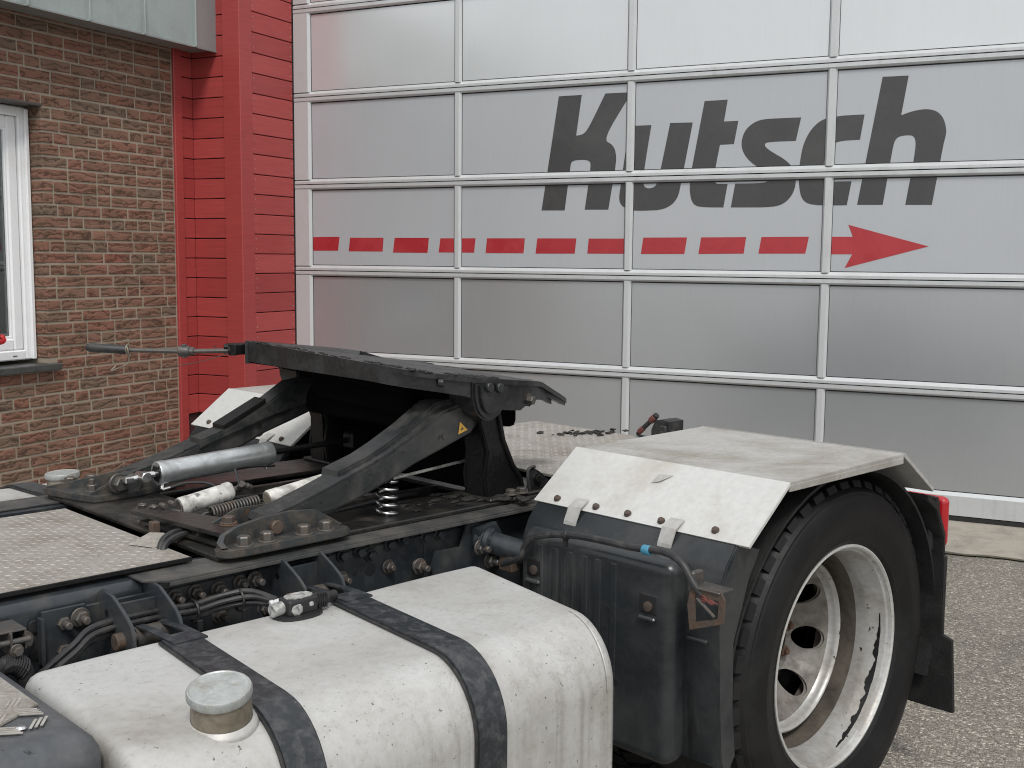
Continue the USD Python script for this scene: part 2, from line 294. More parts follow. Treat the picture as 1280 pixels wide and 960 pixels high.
def pane_mat(name, base, rough, spec, metal):
    mat(name, {"g": ("geometry", {}), "mp": ("mapping", {"scale": (40., 1., 1.2)}), "n": ("noise_texture", {"scale": 2.4, "detail": 5., "roughness": .6}),
        "n2": ("noise_texture", {"scale": 1.4, "detail": 4., "roughness": .6}), "r2": ("rgb_ramp", {"ramp": [(.3, (.968, .968, .965)), (.7, (1.02, 1.02, 1.025))]}),
        "r": ("rgb_ramp", {"ramp": [(.3, (.98,)*3), (.7, (1.015,)*3)]}), "c": ("mix", {"mix_type": "multiply", "fac": 1., "color1": base}), "m": ("mix", {"mix_type": "multiply", "fac": 1.}),
        "bp": ("bump", {"strength": .05, "distance": .002}),
        "p": ("principled_bsdf", {"roughness": rough, "specular_ior_level": spec, "metallic": metal})},
        [("g.position", "mp.vector"), ("mp.vector", "n.vector"), ("g.position", "n2.vector"), ("n2.fac", "r2.fac"), ("n.fac", "r.fac"), ("r2.color", "c.color2"), ("c.color", "m.color1"), ("r.color", "m.color2"),
         ("m.color", "p.base_color"), ("n2.fac", "bp.height"), ("bp.normal", "p.normal")])
pane_mat('pane_sky_bright', (.63, .645, .65), .24, .6, .45)  # paler base puts the sky reflection of the upper rows into the colour
pane_mat('pane_film', (.415, .432, .45), .32, .5, .15)
pane_mat('pane_frosted', (.425, .44, .45), .24, .6, .55)
dirty('lettering_grey', (0.048, 0.047, 0.047), (0.07, 0.069, 0.068), .5, 2.2, .24, bump=.02, vary=.06)
dirty('lettering_red', (0.34, 0.024, 0.032), (0.4, 0.04, 0.048), .5, 2.2, .24, bump=.02, vary=.06)
mat('seal_black', {"p": ("principled_bsdf", {"base_color": (.012, .012, .012), "roughness": .7})}, [])
dirty('window_white', (.78, .79, .80), (.70, .70, .69), .3, 6., .3, bump=.02, vary=.04)
mat('window_glass', {"t": ("transparent_bsdf", {"color": (.92, .95, .94)}), "gl": ("glossy_bsdf", {"roughness": .02}), "f": ("fresnel", {"IOR": 1.5}), "m": ("mix_closure", {})},
    [("f.fac", "m.fac"), ("t.BSDF", "m.closure1"), ("gl.BSDF", "m.closure2")], surface='m.closure')
mat('curtain_grey', {"p": ("principled_bsdf", {"base_color": (.45, .46, .46), "roughness": .9})}, [])
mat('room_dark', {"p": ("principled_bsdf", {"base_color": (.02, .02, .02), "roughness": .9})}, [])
dirty('sill_stone', (.055, .058, .055), (.03, .03, .028), .5, 12., .35, bump=.2)
mat('petal_red', {"p": ("principled_bsdf", {"base_color": (.50, .03, .03), "roughness": .6})}, [])
mat('leaf_green', {"p": ("principled_bsdf", {"base_color": (.05, .11, .03), "roughness": .6})}, [])
# ground
mat('asphalt_look', {"g": ("geometry", {}), "v": ("voronoi_texture", {"scale": 125., "randomness": 1.}), "sep": ("separate_color", {}),
    "cr": ("rgb_ramp", {"ramp": [(0, (.135, .121, .102)), (.40, (.20, .182, .155)), (.7, (.255, .234, .202)), (.88, (.315, .29, .25)), (.95, (.44, .41, .35)), (1, (.58, .535, .455))]}),
    "n": ("noise_texture", {"scale": 1.1, "detail": 8., "roughness": .66, "distortion": .4}), "r": ("rgb_ramp", {"ramp": [(.3, (.62, .61, .59)), (.46, (.95, .95, .94)), (.7, (1.15, 1.15, 1.14))]}),
    "n2": ("noise_texture", {"scale": 240., "detail": 3.}), "r2": ("rgb_ramp", {"ramp": [(.35, (.55,)*3), (.65, (1.15,)*3)]}),
    "m1": ("mix", {"mix_type": "multiply", "fac": 1.}), "m2": ("mix", {"mix_type": "multiply", "fac": 1.}),
    "bp": ("bump", {"strength": .8, "distance": .006, "invert": True}), "rw": ("map_range", {"from_min": .36, "from_max": .56, "to_min": .45, "to_max": .85, "clamp": True}), "p": ("principled_bsdf", {"specular_ior_level": .35})},
    [("n.fac", "rw.value"), ("rw.result", "p.roughness"), ("g.position", "v.vector"), ("v.color", "sep.color"), ("sep.r", "cr.fac"), ("g.position", "n.vector"), ("n.fac", "r.fac"), ("g.position", "n2.vector"), ("n2.fac", "r2.fac"),
     ("cr.color", "m1.color1"), ("r.color", "m1.color2"), ("m1.color", "m2.color1"), ("r2.color", "m2.color2"), ("m2.color", "p.base_color"), ("v.distance", "bp.height"), ("bp.normal", "p.normal")])
dirty('concrete', (.33, .30, .255), (.20, .18, .15), .5, 5., .85, bump=.3, grain=120., vary=.25)
dirty('joint_dirt', (.07, .065, .045), (.13, .11, .06), .5, 20., .95, bump=.6)

# ---------------------------------------------------------------- ground
def sheet(poly, z):
    v, f = trimesh.creation.triangulate_polygon(sg.Polygon(poly), engine='earcut'); v = np.c_[v, np.full(len(v), z)]
    n = np.cross(v[f[:, 1]]-v[f[:, 0]], v[f[:, 2]]-v[f[:, 0]])[:, 2]; f = np.where((n < 0)[:, None], f[:, ::-1], f)
    return trimesh.Trimesh(v, f, process=False)
meta(put('ground', sheet([(-150, -300), (150, -300), (150, 60), (-150, 60)], 0.0), 'asphalt_look', smooth=False), 'worn asphalt yard with pale stones showing', kind='structure')
gv = np.array(trimesh.creation.icosphere(1, 1.0).vertices); gf = np.array(trimesh.creation.icosphere(0, 1.0).faces); gv = np.array(trimesh.creation.icosphere(0, 1.0).vertices)
def grit(n, lo, hi, seed):
    r = np.random.default_rng(seed); V, Fc = [], []
    for k in range(n):
        s = lo*(hi/lo)**(r.random()**2.2); c = np.array([r.uniform(2.2, 5.2), r.uniform(-4.6, -.84), s*.12])
        V.append(gv*r.uniform(.7, 1.25, (len(gv), 1))*np.array([s, s*r.uniform(.7, 1.2), s*.5])+c); Fc.append(gf+len(gv)*k)
    return trimesh.Trimesh(np.vstack(V), np.vstack(Fc), process=False)
dirty('pale_stone', (.42, .385, .32), (.26, .235, .20), .5, 80., .8, bump=.3)
dirty('dark_stone', (.13, .12, .105), (.20, .18, .15), .5, 80., .8, bump=.3)
meta(put('pale_grit', grit(2600, .0022, .0065, 11), 'pale_stone', smooth=False), 'pale stone chips bedded in the asphalt right of the rear wheel', 'grit', kind='stuff')
meta(put('dark_grit', grit(1500, .002, .0055, 12), 'dark_stone', smooth=False), 'dark stone chips bedded in the asphalt right of the rear wheel', 'grit', kind='stuff')
edge = [(x, -.80-.035*(x-3.4)+.02*math.sin(x*7)+.012*math.sin(x*23)) for x in np.arange(-1.3, 6.6, .1)]
meta(put('concrete_strip', sheet([(-1.3, .06), *edge, (6.5, .06)], .004), 'concrete', smooth=False), 'concrete strip along the foot of the workshop door', kind='structure')
jl = [(x, y-.012-.010*abs(math.sin(x*17))) for x, y in edge]; jh = [(x, y+.010+.012*abs(math.sin(x*13+1))) for x, y in edge]
meta(put('joint_dirt', sheet(jl+jh[::-1], .008), 'joint_dirt', smooth=False), 'dark mossy dirt in the joint between concrete and asphalt', 'dirt', kind='stuff')

# ---------------------------------------------------------------- brick building on the left
XB = -1.845; C0 = .8005; CH = .0745
house = meta(xform('brick_building'), 'red brown brick building with zinc fascia and white window, left of the red cladding', 'building')
WY1, WZ0, WZ1 = -1.965, .846, 2.440
wall = put('wall', [box(-5.5, XB-.004, WY1+.007, -.80, 0, 3.6), box(-5.5, XB-.004, -6.0, WY1+.007, 0, WZ0-.045), box(-5.5, XB-.004, -6.0, WY1+.007, WZ1+.012, 3.6),
                    box(-5.5, XB-.004, -6.0, -3.20, WZ0-.045, WZ1+.012)], 'mortar', house, smooth=False)
far_bricks = []
for k in range(-11, 30):
    z0 = C0+k*CH; y = -.815; rg = random.Random(k*17+3)
    if rg.random() < .5: first = rg.uniform(.05, .2)
    else: first = .108
    i = 0
    while y > -5.6:
        L = first if i == 0 else (.108 if rg.random() < .36 else .226)
        i += 1; y0 = y-L; seg = [(y0, y)]
        z1 = z0+CH-.0120
        if z1 > WZ0-.045 and z0 < WZ1-.01:                       # window opening and sill
            lim = WY1 if z0 > WZ0-.02 else -1.895
            seg = [(max(y0, lim), y)] if y > lim+.02 else ([(y0, y)] if y < -3.22 else [])
        for a, b in seg:
            if len(seg) == 1 and a > WY1 and z1 > WZ0-.02 and z0 < WZ1-.01 and a-WY1 < .040: a = WY1; y0 = min(y0, WY1)
            if b-a < .02: continue
            dx = rg.uniform(-.0015, .003)
            m = box(XB-.105, XB+dx, a, b, z0+.002, z1+rg.uniform(-.001, .001), .0035)
            if b > -2.62 and z1 > .10 and z0 < 3.02: put('brick', m, 'brick_face', wall, smooth=False)
            else: far_bricks.append(m)
        y = y0-.0120
meta(put('outer_bricks', far_bricks, 'brick_face', wall, smooth=False), kind='stuff')
# fascia
FX = -1.62
seams = [-.555, -.824, -1.305, -1.772, -2.240, -2.71, -3.18, -3.65]
fas = put('fascia', [box(FX-.30, FX-.012, -6, -.56, 2.972, 3.70)], 'zinc_sheet', house, smooth=False)
for i in range(len(seams)-1):
    put('panel', box(FX-.012, FX, seams[i+1]+.003, seams[i]-.003, 2.965, 3.70, .002), 'zinc_sheet_dimmed' if i == 0 else 'zinc_sheet', fas, smooth=False)
    put('standing_seam', [box(FX-.01, FX+.022, seams[i+1]-.006, seams[i+1]+.006, 2.963, 3.70, .002), box(FX-.01, FX+.014, seams[i+1]-.013, seams[i+1]+.013, 2.957, 2.968, .002)], 'zinc_sheet', fas, smooth=False)
put('drip_edge', box(FX-.02, FX+.006, -6, -.552, 2.957, 2.963, .001), 'zinc_sheet_dimmed', fas, smooth=False)
# window
win = xform('window', house)
put('lintel', box(XB-.11, XB+.004, -3.3, WY1+.012, WZ1-.006, WZ1+.010, .002), 'steel_dark', win, smooth=False)
fx = XB-.118
def frame(y0, y1, z0, z1, w, x0, x1, c=.006):
    o = []
    o.append(box(x0, x1, y0, y0+w, z0, z1, c)); o.append(box(x0, x1, y1-w, y1, z0, z1, c))
    o.append(box(x0, x1-.001, y0+w-.004, y1-w+.004, z0, z0+w, c)); o.append(box(x0, x1-.001, y0+w-.004, y1-w+.004, z1-w, z1, c)); return o
put('frame', frame(-3.25, WY1-.008, WZ0+.02, WZ1-.008, .062, fx-.07, fx, .008), 'window_white', win)
put('roller_guide', box(fx, fx+.022, WY1-.034, WY1-.006, WZ0+.022, WZ1-.02, .004), 'window_white', win)
sash = put('sash', frame(-3.19, WY1-.074, WZ0+.083, WZ1-.072, .074, fx-.068, fx-.012, .010), 'window_white', win)
put('glazing_bead', frame(-3.118, WY1-.146, WZ0+.155, WZ1-.144, .016, fx-.06, fx-.022, .004), 'window_white', sash)
put('glass', box(fx-.045, fx-.040, -3.11, WY1-.155, WZ0+.16, WZ1-.15), 'window_glass', sash, smooth=False)
put('drain_slot', box(fx-.012, fx+.0015, -2.135, -2.105, WZ0+.045, WZ0+.050), 'plain_black', win, smooth=False)
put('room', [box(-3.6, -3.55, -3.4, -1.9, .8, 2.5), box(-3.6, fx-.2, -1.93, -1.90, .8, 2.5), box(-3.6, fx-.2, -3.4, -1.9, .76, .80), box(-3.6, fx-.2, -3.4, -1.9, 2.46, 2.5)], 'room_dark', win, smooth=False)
cv = []
for k in range(9):
    y = -2.165-.030-k*.105
    t = box(fx-.125, fx-.122, y-.088, y, WZ0+.10, WZ1-.10); t.apply_translation((-(fx-.123), -(y-.044), 0)); t.apply_transform(trimesh.transformations.rotation_matrix(.35, (0, 0, 1))); t.apply_translation((fx-.13, y-.044, 0))
    put('blind_slat', t, 'curtain_grey', win, smooth=False)
put('sill', box(XB-.16, XB+.045, -3.3, -1.895, WZ0-.046, WZ0-.004, .005), 'sill_stone', win, smooth=False)
# flower on the sill
fl = meta(xform('potted_flower', None, (XB-.03, -2.475, WZ0-.004)), 'red flower in a pot on the dark sill of the white window', 'flower')
put('pot', lathe([(0, 0), (.045, 0), (.06, .10), (.065, .10), (.065, .115), (.052, .115), (.050, .10), (0, .10)], (0, 0, 0), (0, 0, 1), 20), 'copper_rust', fl)
put('stem', [tube([(0, 0, .1), (.01, .04, .15), (.025, .13+.02*k, .17+.01*k)], .003, 6) for k in range(3)], 'leaf_green', fl)
pet = []
for k in range(34):
    a = rng.normal(size=3); a /= np.linalg.norm(a); s = trimesh.creation.icosphere(1, .014); s.apply_scale((1, 1, .35)); s.apply_transform(align(a)); s.apply_translation(np.array([.03, .150, .175])+a*(.026, .034, .030)); pet.append(s)
put('bloom', pet, 'petal_red', fl)

# ---------------------------------------------------------------- red clad workshop with the sectional door
hall = meta(xform('workshop_hall'), 'workshop front with red wooden cladding and wide grey sectional door with lettering', 'building')
XR, YC = -1.406, -.599; PB = .1425
hw = put('wall', [box(-5.5, XB-.02, -.79, 6, 0, 5.6), box(XB-.03, XR-.025, YC+.02, .3, 0, 5.6), box(XR-.02, 5.6, .06, .3, 4.66, 5.6), box(5.42, 12, 0.02, .3, 0, 5.6), box(XB-.04, XB-.018, -.80, YC+.03, 0, 5.6),
                  box(-5.4, 12, 6, 6.2, 0, 5.6), box(11.8, 12, .3, 6, 0, 5.6), box(-5.5, 12, .06, 6.2, 5.6, 5.7)], 'dark_backing', hall, smooth=False)
for k in range(2, 28):
    z0 = 1.368+(k-9)*PB; z1 = z0+PB-.0065
    put('board', box(XB-.004, -1.551, YC, YC+.018, z0, z1, .003), 'red_board', hall, smooth=False)
    put('board', box(XB-.018, XB, -.722, YC-.001, z0, z1, .003), 'red_board', hall, smooth=False)
    zr = z0+.035
    put('board', box(XR-.018, XR, -.474, -.004, zr, zr+PB-.0065, .003), 'red_board', hall, smooth=False)
nails = []
for k in range(4, 27):
    z0 = 1.368+(k-9)*PB+.035
    for y in (-.455, -.022):
        for dz in (.035, .105): nails.append(cyl((XR-.002, y+random.uniform(-.004, .004), z0+dz), (XR+.0012, y, z0+dz), .0028, 8))
meta(put('nail_heads', nails, 'light_plastic', hall), kind='stuff')
put('corner_post', box(-1.553, XR+.006, YC-.016, -.478, 0, 5.2, .004), 'red_board', hall, smooth=False)
put('end_trim', box(XB-.02, XB+.016, -.803, -.724, 0, 5.2, .004), 'red_board', hall, smooth=False)
put('door_edge_trim', box(XR-.02, XR+.004, -.003, .03, 0, 4.7, .001), 'seal_black', hall, smooth=False)
# sectional door: sections between the joint heights
door = xform('sectional_door', hall)
SH = .643; J = [5.21*SH-SH*k for k in (-2, -1, 0, 1, 2, 3, 4)]+[.012]
ML = [0.0, 1.282, 2.564, 3.846]; X0, X1 = -1.398, 5.40; XL, XRR = -1.272, 5.27
YP = .022
def rail_prof(zb, zt, down, upb):
    """profile in (y, z): flat front at y 0 with bevels of the given heights back to the pane"""
    return [(YP+.03, zb), (YP, zb), (0, zb+down), (0, zt-upb), (YP, zt), (YP+.03, zt)]
def rail(zb, zt, down, upb):
    P = rail_prof(zb, zt, down, upb)
    t = trimesh.creation.extrude_polygon(sg.Polygon(P), X1-X0, engine='earcut'); v = t.vertices
    return trimesh.Trimesh(np.c_[v[:, 2]+X0, v[:, 0], v[:, 1]], t.faces, process=False)
bounds = []
for k in range(len(J)-1):
    zt, zb = J[k], J[k+1]
    last = k == len(J)-2
    top_lo = zt-.040; bot_hi = zb+(.165 if last else .044)
    put('rail', rail(top_lo, zt-.0015, .014, .002), 'door_frame_alu', door, smooth=False)
    put('rail', rail(zb+.0015 if not last else .035, bot_hi, .002, .024), 'door_frame_alu', door, smooth=False)
    bounds.append((bot_hi, top_lo))
    edges = [XL]+ML+[XRR]
    def stile(x0, x1, bl, br):
        P = [(x0, YP+.028), (x0, YP), (x0+bl, .0008), (x1-br, .0008), (x1, YP), (x1, YP+.028)]
        return prism(sg.Polygon(P), bot_hi-.008, top_lo+.006, 'z')
    put('stile', stile(X0, XL+.022, .0005, .022), 'door_stile_alu', door, smooth=False)
    for m_ in ML: put('stile', stile(m_-.031, m_+.031, .015, .018), 'door_stile_alu', door, smooth=False)
    put('stile', stile(XRR-.022, X1, .022, .0005), 'door_stile_alu', door, smooth=False)
    pm = {0: 'pane_sky_bright', 1: 'pane_sky_bright', 2: 'pane_sky_bright', 3: 'pane_film', 4: 'pane_film'}.get(k, 'pane_frosted')
    for i in range(len(edges)-1):
        a = edges[i]+(.02 if i == 0 else .029); b = edges[i+1]-(.02 if i == len(edges)-2 else .029)
        put('pane', box(a, b, YP, YP+.016, bot_hi-.006, top_lo+.006), pm, door, smooth=False)
        put('gasket', [box(a-.004, a+.0025, YP-.003, YP+.004, bot_hi, top_lo), box(b-.0025, b+.004, YP-.003, YP+.004, bot_hi, top_lo), box(a, b, YP-.003, YP+.004, top_lo-.006, top_lo+.003), box(a, b, YP-.003, YP+.004, bot_hi-.004, bot_hi+.0015)], 'seal_black', door, smooth=False)
put('floor_seal', box(X0, X1, .004, .04, .0, .036, .004), 'seal_black', door, smooth=False)
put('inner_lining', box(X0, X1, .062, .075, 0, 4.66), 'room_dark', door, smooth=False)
# lettering
def dp(pts):
    r = []
    for p in pts:
        q = cut(p[0], p[1], (0, 1, 0), YP); r.append((q[0], q[2])+tuple(p[2:]))
    return r
def lettering(name, pts, m, label=None):
    poly = sg.Polygon(chaikin(dp(pts))).buffer(0)
    if poly.geom_type != 'Polygon': poly = max(poly.geoms, key=lambda g: g.area)
    bands = []
    for b0, b1 in bounds:                                         # the foil lies on the panes only
        for a, b in [(XL+.02, -.031), (.031, 1.251), (1.313, 2.533), (2.595, 3.815), (3.877, 5.25)]:
            bands.append(sg.box(a, b0, b, b1))
    g = poly.intersection(sg.MultiPolygon(bands))
    ms = []
    for q in getattr(g, 'geoms', [g]):
        if q.geom_type != 'Polygon' or q.area < 1e-5: continue
        t = trimesh.creation.extrude_polygon(q, .0016, engine='earcut'); v = t.vertices
        ms.append(trimesh.Trimesh(np.c_[v[:, 0], YP+.0004-v[:, 2], v[:, 1]], t.faces, process=False))
    o = put(name, ms, m, door, smooth=False)
    if label: meta(o, label)
LET = {
 'K': [(698.6, 120.4), (727.3, 118.6), (720.2, 169.6), (729.1, 168.2, 1), (736, 160, 1), (756.8, 116.8), (790, 115.3), (753.2, 174.5, 1), (767, 181, 1), (771, 196, 1), (768.3, 215), (760.4, 262), (731, 262), (738.9, 207.3, 1), (737, 200, 1), (722, 199.6, 1), (714, 202, 1), (713, 209), (705.8, 263), (677, 263)],
 'u': [(786.5, 157.5), (814.3, 156.3), (803.5, 222, 1), (805, 235.5, 1), (818, 235, 1), (823, 226, 1), (837.8, 153.8), (866, 153), (852, 226, 1), (847, 250, 1), (831, 262, 1), (806, 263.5, 1), (786, 263, 1), (773, 254, 1), (775.5, 234, 1)],
 't': [(880.8, 126.4), (909.7, 124.5), (905, 151.8), (923, 151), (917.5, 180), (900, 181), (893, 216, 1), (893, 228, 1), (897, 230), (909.5, 230), (904.2, 259.2), (882, 259.2, 1), (866, 257, 1), (861.5, 238, 1), (864, 215)],
 's': [(1001.5, 146.7), (994.8, 176), (964, 177.2, 1), (955, 179, 1), (958, 186, 1), (988, 203, 1), (996, 222, 1), (992, 243, 1), (976, 258, 1), (950, 259.2), (913.6, 259.2), (919, 229.5), (957, 229, 1), (961, 224, 1), (957, 214, 1), (936, 202, 1), (925.5, 184, 1), (930, 163, 1), (947, 149.5, 1), (970, 148)],
 'c': [(1080.8, 143), (1075, 174.5), (1050, 176, 1), (1036, 182, 1), (1029, 202, 1), (1030, 224, 1), (1042, 227), (1064.5, 226.5), (1058.5, 256.5), (1022, 257, 1), (1004, 253, 1), (998.5, 236, 1), (999, 205, 1), (1006, 172, 1), (1026, 148, 1), (1056, 144.3)],
 'h': [(1103.4, 96), (1135.9, 94.4), (1126.5, 144), (1143, 138, 1), (1163, 135.5, 1), (1178, 143, 1), (1184, 163, 1), (1179.5, 180), (1164.8, 256), (1131.6, 256), (1145, 186, 1), (1144, 170, 1), (1133, 168.5, 1), (1119, 172, 1), (1115.3, 189), (1103.4, 256), (1071.4, 256)]}
for ch, pts in LET.items(): lettering('letter', pts, 'lettering_grey', f'dark grey letter {ch}')
for q in [[(390, 296.4), (424.4, 296), (422.6, 313.3), (390, 313.3)], [(437.7, 297.2), (479.4, 297.2), (478.3, 314.4), (436, 314)], [(493.4, 297.3), (536.2, 297.4), (534.4, 316), (491.3, 315.7)],
          [(550.6, 297.8), (594.4, 297.8), (592.6, 315.8), (548.4, 315.5)], [(608.8, 297.8), (656.2, 297.8), (654.4, 316.5), (607, 316.2)], [(671.7, 297.9), (720.5, 297.9), (718.4, 317), (669.5, 317)],
          [(736, 298.2), (787.5, 298.2), (785.5, 317.2), (734.2, 317)], [(804.2, 297), (858.9, 296.7), (855.4, 317.4), (801.1, 317.4)], [(876.5, 296.7), (932.7, 296.3), (929.6, 317), (873, 317.4)], [(951.9, 296.3), (1011.2, 295.9), (1006.6, 317), (948, 317)]]:
    lettering('dash', q, 'lettering_red')
lettering('arrow', [(1034, 296), (1066, 296), (1060.5, 281), (1160.8, 308), (1055.8, 335), (1065.2, 317.8), (1032, 317.8)], 'lettering_red')

# ---------------------------------------------------------------- tractor truck (rear of the chassis), local order (u, v, z) -> stored (v, u, z)
truck = meta(xform('tractor_truck', None, tuple(ORG), -19.5), 'rear chassis of a semi tractor with raised fifth wheel, aluminium tank and white fenders', 'truck')
def tk(name, mesh, m, parent=None, smooth=35, label=None):
    o = put(name, mesh, m, truck if parent is None else parent, smooth, swap=True)
    if label: meta(o, label)
    return o
def grp(name, parent=None, label=None):
    if parent is not None and str(parent.GetPath()).count('/') >= 3: return parent
    return meta(xform(name, truck if parent is None else parent), label)
def hexbolt(p, d, r=.013, h=.012, washer=True, stud=.0, sr=None):
    """hex head on a washer, with a threaded stud if it is a nut"""
    p = np.asarray(p, float); d = np.asarray(d, float)/np.linalg.norm(d); o = []
    h0 = 0
    if washer: o.append(lathe([(0, 0), (r*1.5, 0), (r*1.5, r*.16), (r*1.4, r*.25), (0, r*.25)], p, d, 18)); h0 = r*.24
    o.append(lathe([(0, h0), (r*1.12, h0), (r*1.12, h0+h*.85), (r*.95, h0+h), (0, h0+h)], p, d, 6))
    if stud: o.append(lathe([(0, h0), (sr or r*.6, h0), (sr or r*.6, h0+h+stud-.002), ((sr or r*.6)*.8, h0+h+stud), (0, h0+h+stud)], p, d, 12))
    return trimesh.util.concatenate(o)

# ---- frame rails
RZ1, RZ0, RV = .845, .575, .45
def rail_section():
    t = .009; r = .022
    out = [(RV-.085, RZ1), *[(RV-r+r*math.sin(a), RZ1-r+r*math.cos(a)) for a in np.linspace(0, math.pi/2, 6)], *[(RV-r+r*math.cos(a), RZ0+r-r*math.sin(a)) for a in np.linspace(0, math.pi/2, 6)], (RV-.085, RZ0),
           (RV-.085, RZ0+t), (RV-t-.006, RZ0+t), (RV-t, RZ0+t+.006), (RV-t, RZ1-t-.006), (RV-t-.006, RZ1-t), (RV-.085, RZ1-t)]
    return out
rl = prism(sg.Polygon(rail_section()), -3.6, .62, 'u')
near_rail = tk('frame_rail', rl, 'chassis_paint')
far_rail = tk('frame_rail', mirror(rl), 'chassis_paint')
tk('liner_plate', box(-.80, -.35, RV, RV+.008, RZ0+.01, RZ1-.03, .002), 'chassis_paint', near_rail)
tk('liner_plate', box(-1.56, -.80, RV, RV+.006, RZ0+.10, RZ1-.03, .002), 'chassis_paint', near_rail)
for x, y, st in [(78, 778, .022), (78, 812, .016), (132, 759, .014), (218, 746, .022), (244, 740, .022), (273, 736, .022), (274, 769, .022), (405, 727, .020), (427, 723, .020), (407, 699, 0), (428, 694.6, 0),
                 (449, 690, 0), (487, 681, 0), (485, 708, .010), (504, 674, 0), (521.6, 707, .022), (531.6, 672, 0), (549, 668, 0), (463, 694, 0), (300, 728, .012), (330, 760, .012), (30, 800, .012)]:
    tk('bolt', hexbolt(at(x, y, v=RV+.008), (0, 1, 0), .0125 if st else .0115, .012, True, st), 'chassis_paint' if st == 0 else 'bolt_steel', near_rail)
for x, y, r in [(43.5, 783, .010), (43.5, 819, .008), (463, 712, .013), (443, 717, .006), (465, 683, .007)]:
    p = at(x, y, v=RV+.006); tk('hole', lathe([(0, .0004), (r, .0004), (r, .0009), (r*1.25, .0006), (r*1.3, 0)], p, (0, 1, 0), 20), 'plain_black', near_rail)
for u in (-3.0, -2.2, -1.45, -.25, .45): tk('cross_member', [box(u-.05, u+.05, -RV+.01, RV-.01, .62, .63, .002), box(u-.05, u-.042, -RV+.01, RV-.01, .63, .80, .002), box(u-.05, u+.05, -RV+.01, RV-.01, .80, .808, .002)], 'grease_black')
tk('rear_cross_member', box(.60, .64, -.52, .52, .60, .84, .01), 'chassis_paint')
# dark gear inside the frame
inner = tk('gearbox_cover', [rbox(-1.15, -.35, -.30, .30, .44, .66, .06, 12), rbox(-.35, .35, -.14, .14, .36, .62, .10, 12)], 'grease_black')
tk('axle', [cyl((0, -1.0, .485), (0, 1.0, .485), .075, 20), rbox(-.2, .2, -.2, .2, .30, .68, .12, 14)], 'grease_black')
for s_ in (-1, 1): tk('air_spring', lathe([(0, 0), (.09, 0), (.13, .04), (.14, .12), (.12, .20), (.09, .22), (0, .22)], (.42, s_*.42, .36), (0, 0, 1), 20), 'rubber')
for pts, r in [([(-1.45, -.12, .76), (-1.0, -.10, .77), (-.6, -.16, .775), (-.2, -.1, .79)], .012), ([(-1.45, .02, .74), (-1.1, .05, .75), (-.7, .0, .77), (-.3, .08, .79)], .016), ([(-1.3, -.25, .78), (-.9, -.28, .79), (-.5, -.22, .80)], .010),
               ([(-1.3, .18, .77), (-.95, .16, .785), (-.6, .2, .79), (-.3, .14, .80)], .011)]:
    tk('inner_hose', tube(pts, r, 8), 'grease_black')
for pts, r in [([(-1.22, -.05, .872), (-1.10, -.10, .86), (-.92, -.16, .84), (-.70, -.22, .83)], .0055), ([(-1.14, .10, .868), (-1.0, .03, .85), (-.85, -.02, .838), (-.62, .03, .83)], .0065), ([(-.95, .22, .85), (-.80, .24, .868), (-.66, .20, .86), (-.55, .14, .84)], .0055)]:
    tk('air_line', tube(pts, r, 8), 'hose')
lumps = []
for k in range(240):
    u, v = rng.uniform(-1.12, -.25), rng.uniform(-.34, .34); s = rng.uniform(.008, .026)
    t = trimesh.creation.icosphere(1, s); t.vertices *= rng.uniform(.6, 1.3, (len(t.vertices), 1)); t.apply_scale((1.6, 1, .5)); t.apply_translation((u, v, .80+rng.uniform(-.01, .02))); lumps.append(t)
tk('tool_tray', box(-1.16, -.24, -.37, .37, .775, .795, .004), 'grease_black')
meta(tk('caked_grease', lumps, 'grease_black', smooth=60), kind='stuff')

# ---- front deck of tread plate and rear plate
def tread(u0, u1, v0, v1, z, pitch=.0205, ln=.0155, wd=.0034, h=.0013):
    o = []; n = 0
    base = np.array([(-.5, 0, 0), (0, -.5, 0), (.5, 0, 0), (0, .5, 0), (-.22, 0, 1), (.22, 0, 1)])
    Fq = np.array([(0, 1, 4), (1, 5, 4), (1, 2, 5), (2, 3, 5), (3, 4, 5), (3, 0, 4)])
    V, Fc = [], []
    for i, u in enumerate(np.arange(u0+pitch/2, u1-pitch/3, pitch)):
        for j, v in enumerate(np.arange(v0+pitch/2, v1-pitch/3, pitch)):
            a = math.pi/4 if (i+j) % 2 else -math.pi/4; c, s = math.cos(a), math.sin(a)
            p = base*(ln*1.15, wd*1.7, h); q = np.c_[p[:, 0]*c-p[:, 1]*s+u, p[:, 0]*s+p[:, 1]*c+v, p[:, 2]+z]
            V.append(q); Fc.append(Fq+6*n); n += 1
    return trimesh.Trimesh(np.vstack(V), np.vstack(Fc), process=False)
deck = tk('front_deck_plate', box(-3.2, -1.437, -.25, .415, .856, .864, .0015), 'checker_alu')
meta(tk('tread_pattern', tread(-2.6, -1.44, -.25, .415, .8636), 'checker_alu_edge', deck, smooth=False), kind='stuff')
tk('edge_strip', box(-3.2, -1.437, .415, .419, .855, .865, .001), 'grease_black', deck)
rp = prism([(-.20, -.50), (.58, -.50), (.58, .60), (-.20, .60)], .872, .880, 'z', .001)
rear_plate = tk('rear_deck_plate', rp, 'checker_alu')
meta(tk('tread_pattern', tread(-.19, .57, -.50, .60, .8796), 'checker_alu_edge', rear_plate, smooth=False), kind='stuff')
db = []
for k in range(46):
    c = at(735+rng.normal(0, 26), 541+rng.normal(0, 1.6), z=.882); s = rng.uniform(.003, .010)
    t = trimesh.creation.icosphere(1, s); t.vertices *= rng.uniform(.5, 1.4, (len(t.vertices), 1)); t.apply_scale((1.5, 1.2, .45)); t.apply_translation(c+(0, 0, s*.2)); db.append(t)
